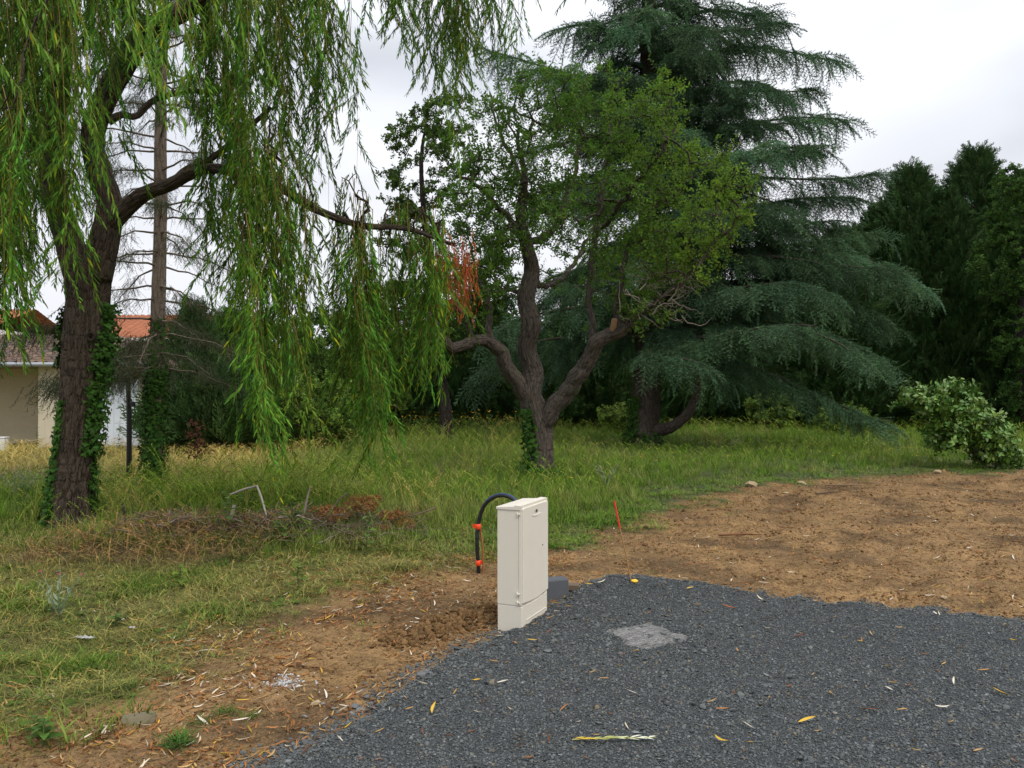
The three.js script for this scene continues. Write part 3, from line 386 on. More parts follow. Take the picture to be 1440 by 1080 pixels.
// --- thin spruce with bare lower stem
{
  const b = at(216, 682, 14.05), top = at(232, -200, 14.2), sp = thing('spruce_tree', 'slender spruce with straight pale trunk and thin drooping bare branches', 'tree', [0, 0, 0]), path = spline([V(b.x, -0.1, b.z), V(b.x + 0.02, 0.8, b.z), at(224, 350, 14.1), at(225, 150, 14.1), top], [0.19, 0.135, 0.11, 0.092, 0.045], 0.12);
  const sm = bark([0.22, 0.175, 0.14], { bumpScale: 0.008 }), g = new GB(); g.tube(path.P, path.R, 20, { disp: ridge(0.006, 4, 3), uw: 0.8 }); mesh('trunk', g.build(), sm, sp);
  ivy(path, 'thick ivy sleeve around the foot of the slender spruce', 62, [[0, 0.19, 0, 3.2, 2400, 0.1], [0.15, 0.27, 0.5, 3.2, 420, 0.07]], 0.058);
  const r = rng(63), items = [[], []];
  const fr = [0, 1].map(k => { const g2 = new GB(), q = rng(640 + k), L = 0.5; const pt = (t, o = V()) => V(o.x, o.y - L * t * 0.2, o.z + L * t); for (let s = 0; s < 7; s++) { const a = V(q.s(0.1), 0, 0.06 * s), e = a.clone().add(V(q.s(0.18), -q.r(0.12, 0.34), q.r(0.05, 0.2))); g2.tube([a, e], [0.0022, 0.001], 3, { cap: false, col: [1.4, 0.9, 0.8] }); for (let i = 0; i < 13; i++) { const p = a.clone().lerp(e, i / 13); g2.slim(p, e.clone().sub(a).normalize().add(q.dir().multiplyScalar(0.9)), q.dir(), 0.04, 0.006, 0, [q.r(0.8, 1.3), q.r(0.8, 1.2), 1]); } } void pt; return g2.build(); });
  let idx = 0;
  for (let h = 2.05; h < 10; h += 0.3) for (let k = 0; k < 3; k++) {
    const a = idx++ * 2.4 + r.s(0.4), f = clamp((h + 0.1) / 11.4), i = Math.round(f * (path.P.length - 1)), P0 = path.P[i], L = (h < 3.3 ? r.r(1.3, 2.3) : r.r(1.0, 2.0)) * (h > 8 ? 0.7 : 1), bb = new GB(), P = []; const up = h > 4.5 ? 0.25 : r.r(-0.05, 0.15);
    for (let j = 0; j <= 7; j++) { const t = j / 7; P.push(P0.clone().add(V(Math.sin(a) * L * t, L * (up * t - 0.32 * t * t) + 0.02 * Math.sin(j * 2 + k), Math.cos(a) * L * t))); }
    bb.tube(P, P.map((_, j) => lerp(0.022, 0.004, j / 7)), 5, { cap: false, uw: 0.12 }); mesh('branch', bb.build(), sm, sp);
    const full = h < 3.1 ? (Math.sin(a) < -0.2 ? 1 : 0.5) : h < 7 ? 0.34 : 0.8; const n = Math.round(L * 26 * full);
    for (let j = 0; j < n; j++) { const t = r.r(h < 3.3 ? 0.25 : 0.4, 1) * 6.999, q = P[t | 0].clone().lerp(P[(t | 0) + 1], t % 1), kk = r.r(0.65, 1.3); items[r() * 2 | 0].push({ m: place(q, V(r.s(0.25), 1, r.s(0.25)), V(Math.sin(a) + r.s(0.9), 0, Math.cos(a) + r.s(0.9)), r.r(0.7, h < 3.2 && Math.sin(a) < -0.2 ? 1.7 : 1.1)), c: [kk, kk, kk * 1.1] }); }
  }
  const fm = std([0.062, 0.088, 0.04], 0.8, { vertexColors: true }); items.forEach((it, k) => inst('foliage', fr[k], fm, it, sp));
}

// --- old fruit tree
const ft0 = at(757, 674, 14.9);
const fruitPath = spline([V(ft0.x, -0.12, ft0.z), at(759, 655, 14.9), at(760, 620, 14.9), at(757, 590, 14.9), at(747, 555, 14.85), at(750, 525, 14.95), at(741, 490, 14.9), at(747, 455, 14.8), at(740, 420, 14.9), at(748, 380, 15), at(739, 340, 14.9), at(731, 300, 14.8), at(738, 250, 14.7), at(728, 200, 14.8)], [0.32, 0.25, 0.225, 0.25, 0.175, 0.18, 0.16, 0.17, 0.15, 0.13, 0.1, 0.07, 0.045, 0.015], 0.04);
{
  const o = thing('fruit_tree', 'old gnarled fruit tree with forked trunk and open leafy crown', 'tree', [0, 0, 0]), fm = bark([0.115, 0.096, 0.08]), nodes = [], r = rng(401);
  const tr = new GB(); tr.tube(fruitPath.P, fruitPath.R, 48, { disp: ridge(0.022, 4.2, 2.8), uw: 1.4 }); mesh('trunk', tr.build(), fm, o); sampleNodes(nodes, { P: fruitPath.P.slice(80), R: fruitPath.R.slice(80) });
  const limbs = [
    [[at(752, 585, 14.9), at(738, 553, 14.8), at(716, 520, 14.6), at(703, 494, 14.5), at(688, 482, 14.4), at(665, 480, 14.2), at(640, 488, 14.0), at(622, 478, 13.8), at(612, 455, 13.6), at(600, 440, 13.5)], [0.17, 0.14, 0.125, 0.115, 0.1, 0.09, 0.08, 0.07, 0.05, 0.03]],
    [[at(700, 492, 14.5), at(690, 470, 14.4), at(688, 440, 14.4), at(685, 425, 14.3), at(690, 412, 14.3)], [0.09, 0.075, 0.07, 0.065, 0.05]],
    [[at(664, 480, 14.2), at(658, 455, 14.1), at(648, 435, 14), at(638, 420, 14), at(628, 380, 13.9)], [0.07, 0.06, 0.055, 0.045, 0.02]],
    [[at(757, 622, 14.92), at(764, 602, 14.85), at(781, 570, 14.7), at(805, 540, 14.5), at(825, 510, 14.3), at(838, 482, 14.1), at(858, 470, 14.0), at(876, 462, 13.9), at(886, 452, 13.8)], [0.14, 0.175, 0.16, 0.145, 0.135, 0.125, 0.115, 0.1, 0.07]],
    [[at(832, 500, 14.2), at(832, 460, 14.3), at(828, 420, 14.4), at(832, 370, 14.5), at(838, 310, 14.6), at(850, 240, 14.8), at(858, 170, 15)], [0.09, 0.075, 0.07, 0.065, 0.055, 0.04, 0.02]],
    [[at(872, 464, 13.9), at(868, 430, 13.9), at(874, 395, 13.9), at(880, 360, 14), at(905, 320, 14), at(930, 270, 14)], [0.075, 0.06, 0.055, 0.05, 0.04, 0.02]],
    [[at(745, 415, 14.9), at(722, 408, 15.1), at(700, 410, 15.3), at(690, 412, 15.4), at(672, 390, 15.6), at(660, 340, 15.8)], [0.07, 0.05, 0.045, 0.04, 0.035, 0.02]],
    [[at(746, 360, 14.95), at(725, 320, 14.8), at(700, 290, 14.6), at(670, 260, 14.3), at(640, 245, 14.2)], [0.085, 0.065, 0.055, 0.04, 0.02]],
    [[at(745, 340, 14.95), at(770, 330, 15.2), at(795, 285, 15.5), at(812, 220, 15.7), at(815, 150, 15.8)], [0.09, 0.07, 0.06, 0.045, 0.02]],
    [[at(748, 400, 14.9), at(775, 400, 15.6), at(800, 380, 16.4), at(830, 330, 17.1), at(850, 270, 17.5)], [0.075, 0.06, 0.055, 0.04, 0.02]],
    [[at(838, 330, 14.5), at(870, 290, 13.8), at(900, 250, 13.3), at(935, 210, 12.9)], [0.055, 0.045, 0.035, 0.02]],
    [[at(886, 452, 13.8), at(915, 430, 13.4), at(950, 405, 13.1), at(985, 370, 12.9), at(1010, 330, 12.9)], [0.06, 0.045, 0.038, 0.03, 0.015]],
    [[at(744, 280, 15), at(725, 230, 15.2), at(700, 180, 15.3), at(690, 140, 15.3)], [0.06, 0.045, 0.035, 0.02]],
  ];
  for (const [p, R0] of limbs) { const R = R0[0] < 0.1 ? R0.map(v => v * 0.8) : R0, s = spline(p, R, 0.05), b = new GB(); s.P = s.P.map((q, i) => i > 2 ? q.clone().add(V(0.055 * N3(i * 0.21, 1, p.length + R[1] * 77), 0.055 * N3(i * 0.21, 7, R[0] * 99), 0.06 * N3(i * 0.21, 3, 5))) : q); b.tube(s.P, s.R, R[0] > 0.09 ? 28 : 12, { disp: ridge(R[0] * 0.11, 3.2, 3), uw: 6.28 * R[0] }); mesh('branch', b.build(), fm, o); sampleNodes(nodes, s); }
  const stub = at(862, 466, 13.93), sb = new GB(); sb.tube([stub, stub.clone().add(V(0.01, 0.2, 0.14))], [0.06, 0.05], 10); mesh('cut_stub', sb.build(), std([0.36, 0.22, 0.13], 0.9), o);
  const pts = []; const blob = (px, py, d, rx, ry, rz, n) => { const c = at(px, py, d); for (let i = 0; i < n * 0.95; i++) pts.push(ell(r, c, [rx * 1.08, ry * 1.08, rz])); };
  blob(745, 220, 15, 1.35, 1.35, 1.6, 150); blob(690, 290, 14.8, 0.95, 1.0, 1.3, 130); blob(670, 340, 14.4, 0.7, 0.7, 0.9, 60); blob(820, 240, 15.3, 1.3, 1.5, 1.8, 190); blob(910, 210, 13.8, 0.9, 1.1, 1.3, 110); blob(960, 300, 13.3, 1.05, 1.25, 1.2, 150); blob(900, 370, 13.8, 0.9, 0.7, 1.2, 70); blob(780, 370, 16.4, 1.5, 0.75, 1.2, 70); blob(1005, 290, 13, 0.6, 0.8, 0.8, 50); blob(665, 400, 14.2, 0.7, 0.6, 1, 45); blob(925, 150, 13.4, 0.35, 0.5, 0.6, 22); blob(850, 130, 15.2, 0.5, 0.55, 0.8, 28);
  blob(905, 440, 13.6, 0.5, 0.35, 0.8, 22); blob(750, 270, 13.7, 1.3, 1.1, 0.6, 55); blob(840, 320, 13.3, 1.2, 0.8, 0.6, 35); blob(690, 200, 14.2, 0.8, 0.7, 0.8, 50); blob(770, 140, 14.6, 0.9, 0.6, 0.9, 60);
  const gr = grow(nodes, pts, 402, { thin: 0.0054, bend: 0.24, rise: 0.1 }); mesh('twigs', gr.geo, fm, o).userData.kind = 'stuff';
  const items = [[], [], []], sg = [0, 1, 2].map(k => sprigGeo(410 + k, 9, 0.24, 0.058, 0.034));
  const light = p => { const k = r.r(0.7, 1.3), yel = sstep(1.2, 3.4, p.x) * r.r(0.3, 1) + (r() < 0.06 ? 0.6 : 0); return [(0.08 + 0.075 * yel) * k, (0.165 + 0.09 * yel) * k, (0.024 + 0.005 * yel) * k]; };
  const all = []; leafOut(all, gr.chains, nodes, r, { per: 2, from: 0.2, tint: light, s: [0.8, 1.25] }); all.forEach(it => items[r() * 3 | 0].push(it));
  for (let i = 0; i < 240; i++) { const n = nodes[r() * 900 | 0]; items[0].push({ m: place(n.p.clone().addScaledVector(r.dir(), 0.1), r.dir().add(V(0, 0.5, 0)), r.dir(), r.r(0.6, 1)), c: light(n.p) }); } // water shoots on old wood
  const lm = leafy([1, 1, 1], 0.5); items.forEach((it, k) => inst('foliage', sg[k], lm, it, o));
  const dead = new GB(); for (let i = 0; i < 60; i++) { const A = at(r.r(870, 965), r.r(370, 450), r.r(13, 14)), P = [A]; for (let j = 1; j < 6; j++) P.push(P[j - 1].clone().add(V(r.r(-0.02, 0.16), r.s(0.13), r.s(0.08)))); dead.tube(P, P.map((_, j) => 0.011 - 0.0018 * j), 4, { cap: false }); } mesh('dead_twigs', dead.build(), std([0.26, 0.22, 0.18], 0.95), o).userData.kind = 'stuff';
  ivy({ P: fruitPath.P.slice(0, 60), R: fruitPath.R.slice(0, 60) }, 'bright ivy on the foot of the old fruit tree', 64, [[0, 0.62, -0.9, 0.8, 420, 0.12], [0, 0.16, 0, 3.1, 320, 0.25]], 0.085);
}

// --- great cedar
const cedarBase = at(905, 628, 23.8);
{
  const o = thing('cedar_tree', 'tall blue green cedar with tiers of drooping branches', 'tree', [0, 0, 0]), r = rng(501), cm = bark([0.11, 0.088, 0.072]);
  const path = spline([V(cedarBase.x - 0.05, -0.2, cedarBase.z), V(cedarBase.x, 0.5, cedarBase.z), at(912, 500, 23.8), at(915, 300, 23.8), at(912, 100, 23.8), at(915, -100, 23.8), at(918, -290, 23.8)], [0.62, 0.44, 0.38, 0.31, 0.23, 0.15, 0.03], 0.1);
  const g = new GB(); g.tube(path.P, path.R, 40, { disp: ridge(0.03, 4.5, 2.2), uw: 2.6 }); mesh('trunk', g.build(), cm, o);
  const frond = [0, 1, 2].map(k => { const q = rng(510 + k), g2 = new GB(), pt = t => V(0.04 * Math.sin(t * 4 + k), 0.85 * t, -0.26 * t * t);
    const tufts = (a, e, n) => { const d = e.clone().sub(a).normalize(); for (let i = 0; i < n; i++) { const p = a.clone().lerp(e, (i + q()) / n), kk = q.r(0.7, 1.3); for (let j = 0; j < 4; j++) g2.tri(p.clone().addScaledVector(q.dir(), 0.009), p.clone().addScaledVector(q.dir(), 0.013), p.clone().addScaledVector(d, 0.022).add(V(q.s(0.04), q.s(0.03), q.r(-0.01, 0.05))), [kk * 0.95, kk, kk * q.r(0.9, 1.1)]); } };
    g2.tube([0, 0.3, 0.6, 1].map(pt), [0.007, 0.005, 0.003, 0.001], 3, { cap: false, col: [1.2, 0.8, 0.7] });
    for (let i = 0; i < 10; i++) tufts(pt(i / 10), pt((i + 1) / 10), 5);
    for (let i = 0; i < 15; i++) { const t = 0.04 + i / 15 * 0.93, s = i % 2 ? 1 : -1, L = (0.3 * (1 - t) + 0.09) * q.r(0.75, 1.2), a = pt(t), e = a.clone().add(V(s * L * 0.8, L * 0.55, -L * q.r(0.15, 0.5))); tufts(a, e, Math.round(L * 36)); }
    return g2.build(); });
  const items = [[], [], []], fill = (P, dir, L) => { // fans of fronds along one branch
    const tone = r.r(0.6, 1.4), gap = r() * 9, n = P.length - 1, side = V(-dir.z, 0, dir.x);
    const put = (p, d, s) => { const kk = tone * r.r(0.75, 1.25); if (N3(p.x * 0.9 + gap, p.y * 1.2, p.z * 0.9) < -0.18 && r() < 0.78) return; items[r() * 3 | 0].push({ m: place(p, d, V(r.s(0.6), 1, r.s(0.6)), s), c: [kk * r.r(0.9, 1.1), kk, kk * r.r(0.9, 1.15)] }); };
    for (let s = L * 0.12; s < L; s += 0.2) { const t = s / L * n, k = Math.min(n - 1, t | 0), p = P[k].clone().lerp(P[k + 1], t - k), tan = P[k + 1].clone().sub(P[k]).normalize();
      for (const sd of [-1, 1]) { const l = (0.26 * (L - s) + 0.3) * r.r(0.25, 1.3), dd = tan.clone().multiplyScalar(0.75).addScaledVector(side, sd).add(V(0, r.r(-0.12, 0.08), 0)).normalize(); for (let u = 0; u < l; u += 0.3) { const q = p.clone().addScaledVector(dd, u).add(V(0, -0.16 * u * u + r.s(0.05), 0)); put(q, dd.clone().add(V(r.s(0.6), -0.35 - 0.6 * u / l + r.s(0.45), r.s(0.6))), r.r(0.6, 1.25)); } }
      put(p, tan.clone().add(V(r.s(0.3), r.s(0.15), r.s(0.3))), r.r(0.8, 1.2)); if (r() < 0.75) put(p.clone().add(V(r.s(0.3), -0.1, r.s(0.3))), V(tan.x * 0.5 + r.s(0.5), -1, tan.z * 0.5 + r.s(0.5)), r.r(0.7, 1.3)); }
  };
  const branch = (y, az, L, up, droop, rad = 0.09) => { const f = clamp(y / 19.2), i = Math.round(f * (path.P.length - 1)), P0 = path.P[i].clone(), dir = V(Math.sin(az), 0, Math.cos(az)), P = [], n = 14; P0.y = y;
    for (let j = 0; j <= n; j++) { const t = j / n; P.push(P0.clone().addScaledVector(dir, L * t).add(V(0.28 * t * Math.sin(t * 5 + y * 3), L * (up * t - droop * t * t) + 0.2 * t * Math.sin(t * 6 + y * 5), 0.28 * t * Math.cos(t * 4 + y)))); }
    const b = new GB(); b.tube(P, P.map((_, j) => lerp(rad, 0.012, Math.pow(j / n, 0.7))), 8, { cap: false, uw: 0.5 }); mesh('branch', b.build(), cm, o); fill(P, dir, L); };
  // measured limbs: tip x, tip y, tip distance
  const limb = (y, tx, ty, td, up = 0.2) => { const e = at(tx, ty, td), dx = e.x - cedarBase.x, dz = e.z - cedarBase.z, L = Math.hypot(dx, dz); branch(y, Math.atan2(dx, dz), L, up, up - (e.y - y) / L, 0.1); };
  limb(11.1, 1168, 70, 23, 0.3); limb(9.3, 1168, 182, 23.4, 0.22); limb(8.6, 1130, 165, 21.5, 0.25); limb(7.6, 1214, 246, 24, 0.22); limb(7.0, 1120, 205, 20.5, 0.2); limb(6.3, 1190, 305, 22, 0.22); limb(5.6, 1302, 410, 22.5, 0.22); limb(5.0, 1230, 372, 20.5, 0.25); limb(4.3, 1170, 420, 19.6, 0.2); limb(4.0, 1264, 526, 22, 0.2); limb(3.4, 1200, 500, 20.3, 0.2); limb(2.6, 1250, 606, 22.4, 0.1); limb(3.0, 1120, 470, 19.2, 0.15);
  limb(10.4, 690, 78, 22.5, 0.22); limb(9.4, 725, 105, 21, 0.2); limb(12, 770, 36, 23, 0.3); limb(3.2, 640, 535, 23.5, 0.2); limb(4.2, 690, 480, 22, 0.2); limb(5.5, 720, 420, 24, 0.2); limb(3.4, 760, 520, 26.5, 0.2); limb(8.2, 1150, 215, 24.5, 0.25); limb(10.2, 1140, 130, 24.2, 0.3); limb(6.8, 1195, 285, 25, 0.25); limb(6.0, 1165, 322, 21, 0.25); limb(5.4, 1215, 335, 24, 0.25); limb(9.8, 1090, 120, 20.8, 0.3); limb(4.6, 1255, 455, 23.5, 0.25); limb(7.4, 1060, 190, 19.8, 0.25); limb(6.2, 1020, 280, 19.2, 0.2);
  limb(11.5, 1080, 30, 21, 0.3); limb(12.5, 1100, 5, 23.5, 0.3);
  let k = 0; for (let y = 2.7; y < 18.2; y += r.r(0.2, 0.36)) { const az = k++ * 2.399 + r.s(0.3), L = (y < 13 ? 5.4 * Math.pow(1 - y / 19.5, 0.55) : 4.6 * Math.pow(1 - y / 19, 0.7)) * r.r(0.5, 1.12); branch(y, az, Math.max(0.6, Math.cos(az) > 0.6 && y < 5 ? L * 0.7 : L), r.r(0.1, 0.4), r.r(0.25, 0.6), 0.07); }
  for (let y = 4.2; y < 18; y += 0.42) branch(y, k++ * 2.399 + 1.1, Math.max(0.5, r.r(1.6, 3.4) * Math.min(1, (19 - y) / 7)), r.r(0.1, 0.5), r.r(0.3, 0.7), 0.05);
  { const s = spline([at(921, 606, 23.6), at(945, 600, 23.2), at(970, 578, 22.9), at(983, 540, 22.7), at(985, 490, 22.6), at(978, 440, 22.7), at(985, 390, 22.5), at(1000, 340, 22.3)], [0.2, 0.16, 0.14, 0.12, 0.1, 0.075, 0.05, 0.01], 0.1), b = new GB(); b.tube(s.P, s.R, 16, { disp: ridge(0.01, 3, 3), uw: 0.8 }); mesh('branch', b.build(), cm, o); fill(s.P.slice(s.P.length * 0.6 | 0), V(0.7, 0, 0.7), 2.4); }
  const fm = std([0.082, 0.15, 0.072], 0.8, { vertexColors: true }); items.forEach((it, i) => inst('foliage', frond[i], fm, it, o));
  ivy({ P: path.P.slice(0, 24), R: path.R.slice(0, 24) }, 'dark ivy at the foot of the tall cedar', 65, [[0, 0.75, -1.1, 0.7, 520, 0.14], [0, 0.3, 0, 3, 300, 0.2]], 0.09);
}

// --- dark hedge conifers
{
  const spray = [0, 1].map(k => { const g = new GB(), q = rng(600 + k), pt = t => V(0.05 * Math.sin(3 * t + k), 0.75 * t, 0.16 * t * t); for (let i = 0; i < 20; i++) { const t = i / 20, s = i % 2 ? 1 : -1, L = (0.26 * (1 - t) + 0.06) * q.r(0.7, 1.2), a = pt(t), kk = q.r(0.65, 1.3), col = [kk, kk, kk]; for (let j = 0; j < 5; j++) { const f = j / 5, b = a.clone().add(V(s * L * 0.6 * f, L * f * 0.9, 0.03 * f)); g.slim(b, V(s * q.r(-0.2, 1), 1, q.s(0.35)), V(q.s(0.5), 0.2, 1), L * 0.42 + 0.03, 0.022, 0, col); } } g.slim(pt(0.92), V(0, 1, 0.3), V(0, 0, 1), 0.14, 0.02, 0, [1, 1, 1]); return g.build(); });
  const fm = std([0.05, 0.108, 0.034], 0.8, { vertexColors: true }), tm = bark([0.09, 0.065, 0.05]);
  function conifer(h, R, n, seed, label, group) {
    const r = rng(seed), o = thing('conifer_tree', label, 'tree', [0, 0, 0], 0, group), g = new GB(); g.tube([V(0, -0.2, 0), V(0.05, h * 0.5, 0), V(0, h * 0.93, 0)], [0.2, 0.12, 0.015], 8, { uw: 1 }); mesh('trunk', g.build(), tm, o);
    const prof = t => R * Math.pow(1 - t, 0.75) * (0.55 + 0.45 * sstep(0, 0.12, t)), items = [[], []], wood = new GB(); let k = 0;
    for (let i = 0; i < n; i++) { const t = r() < 0.14 ? r.r(0.74, 1) : 1 - Math.sqrt(r()) * 0.995, a = r() * 6.283, lump = 1 + 0.3 * N3(Math.cos(a) * 1.6, t * h * 0.55, Math.sin(a) * 1.6 + seed), rr = prof(t) * lump * Math.pow(r.r(0.25, 1), 0.4), p = V(Math.sin(a) * rr, 0.15 + t * h, Math.cos(a) * rr), kk = r.r(0.65, 1.35);
      items[r() * 2 | 0].push({ m: place(p, V(Math.sin(a) * 0.75 + r.s(0.4), 0.75 + r.s(0.5) + t * 0.5, Math.cos(a) * 0.75 + r.s(0.4)), V(r.s(), 0.4, r.s()), r.r(0.7, 1.35) * lerp(1.15, 0.8, t)), c: [kk * r.r(0.85, 1.25), kk, kk * 0.9] });
      if (i % 9 === 0) { wood.tube([V(0, p.y - rr * 0.35, 0), V(p.x * 0.5, p.y - rr * 0.2, p.z * 0.5), p], [0.025, 0.016, 0.006], 3, { cap: false }); k++; } }
    mesh('branches', wood.build(), tm, o).userData.kind = 'stuff'; items.forEach((it, j) => inst('foliage', spray[j], fm, it, o)); return o;
  }
  const lab = 'tall dark green conifer standing in the hedge row', gp = 'dark conifers of the tall hedge row', lab2 = 'low dark conifer in the hedge behind the fruit tree', gp2 = 'low dark conifers behind the fruit tree';
  const A = conifer(11.5, 3.1, 4300, 71, lab, gp), B = conifer(11, 3.2, 4300, 72, lab, gp), C = conifer(5.2, 2.0, 1300, 73, lab2, gp2), D = conifer(4.2, 1.9, 1100, 74, lab2, gp2);
  const tallSpots = [[1180, 330, 36], [1240, 300, 38], [1283, 246, 37], [1330, 285, 36], [1372, 222, 37], [1425, 262, 35.5], [1500, 220, 36], [1570, 240, 35], [1110, 365, 39], [1640, 230, 36], [1205, 330, 41], [1310, 290, 42], [1400, 280, 42]];
  tallSpots.forEach(([px, py, d], i) => { const top = at(px, py, d), s = top.y / (i % 2 ? 11.1 : 11.6), o = i === 0 ? A : i === 1 ? B : copy(i % 2 ? B : A, [0, 0, 0], 0); o.position.set(top.x, 0, top.z); o.rotation.y = i * 1.3; o.scale.set(1.15 + 0.06 * (i % 3), s, 1.15 + 0.06 * (i % 3)); });
  const lowSpots = [[560, 495, 33], [600, 480, 35], [650, 470, 34], [700, 460, 35], [745, 465, 34], [790, 455, 36], [840, 445, 35], [885, 440, 36], [935, 440, 37], [985, 450, 38], [1035, 440, 38], [1075, 420, 39], [530, 490, 37]];
  lowSpots.forEach(([px, py, d], i) => { const top = at(px, py, d), o = i === 0 ? C : i === 1 ? D : copy(i % 2 ? D : C, [0, 0, 0], 0); o.position.set(top.x, 0, top.z); o.rotation.y = i * 1.7; o.scale.set(1, top.y / (i % 2 ? 4.3 : 5.3), 1); });
  // spreading dark juniper and further evergreens on the left
  const J = conifer(1.9, 1.7, 800, 75, 'spreading dark juniper at the edge of the dry meadow', null); J.position.copy(at(292, 0, 22)).setY(0); 
  const J2 = copy(J, [at(352, 0, 24).x, 0, -24], 2, 'dark juniper half hidden behind the willow curtain', [0.9, 1.1, 0.9]); void J2;
  const E = copy(C, [at(272, 0, 27).x, 0, -27], 1, 'dark evergreen between the garage and the juniper', [0.8, 0.8, 0.8]); delete E.userData.group;
  const E2 = copy(D, [at(330, 0, 31).x, 0, -31], 2, 'dark evergreen behind the spreading juniper', [1.3, 1, 1.2]); delete E2.userData.group;
}

// --- leafy bushes and further broadleaf trees
function bush(name, label, cat, base, blobs, o = {}) { // blobs: [dx, y, dz, rx, ry, rz, n]
  const r = rng(o.seed || 1), t = thing(name, label, cat, base, 0, o.group), nodes = [], wm = bark(o.wood || [0.11, 0.085, 0.065]);
  if (o.trunk) { const s = spline(o.trunk.map(p => V(...p)), o.trunkR, 0.1), g = new GB(); g.tube(s.P, s.R, 12, { disp: ridge(s.R[0] * 0.08, 3, 3), uw: 0.8 }); mesh('trunk', g.build(), wm, t); sampleNodes(nodes, { P: s.P.slice(s.P.length >> 1), R: s.R.slice(s.P.length >> 1) }); }
  else for (let k = 0; k < 6; k++) nodes.push({ p: V(r.s(0.25), 0.05, r.s(0.25)), parent: -1, r: 0.03, c: 0 });
  const pts = []; for (const [x, y, z, a, b, c, n] of blobs) for (let i = 0; i < n; i++) { const p = ell(r, V(x, y, z), [a, b, c], 0.45); if (p.y > 0.1) pts.push(p); }
  const gr = grow(nodes, pts, (o.seed || 1) + 5, { thin: o.thin || 0.005, bend: 0.18, rise: 0.12 }); mesh('twigs', gr.geo, wm, t).userData.kind = 'stuff';
  const L = o.leaf || [0.07, 0.045], sg = [0, 1].map(k => sprigGeo((o.seed || 1) * 7 + k, o.perSprig || 10, o.sprig || 0.2, L[0], L[1])), items = [[], []], all = [], c = o.rgb || [0.07, 0.13, 0.03];
  leafOut(all, gr.chains, nodes, r, { per: o.per || 3, from: 0.3, s: [0.8, 1.3], tint: () => { const k = r.r(0.65, 1.35), y = o.mix ? r() * o.mix : 0; return [(c[0] + 0.06 * y) * k, (c[1] + 0.03 * y) * k, c[2] * k]; }, up: o.up ?? 0.3 });
  all.forEach(it => items[r() * 2 | 0].push(it)); const lm = o.gloss ? std([1, 1, 1], o.gloss, { vertexColors: true }) : leafy([1, 1, 1], 0.28); items.forEach((it, k) => inst('foliage', sg[k], lm, it, t)); return t;
}
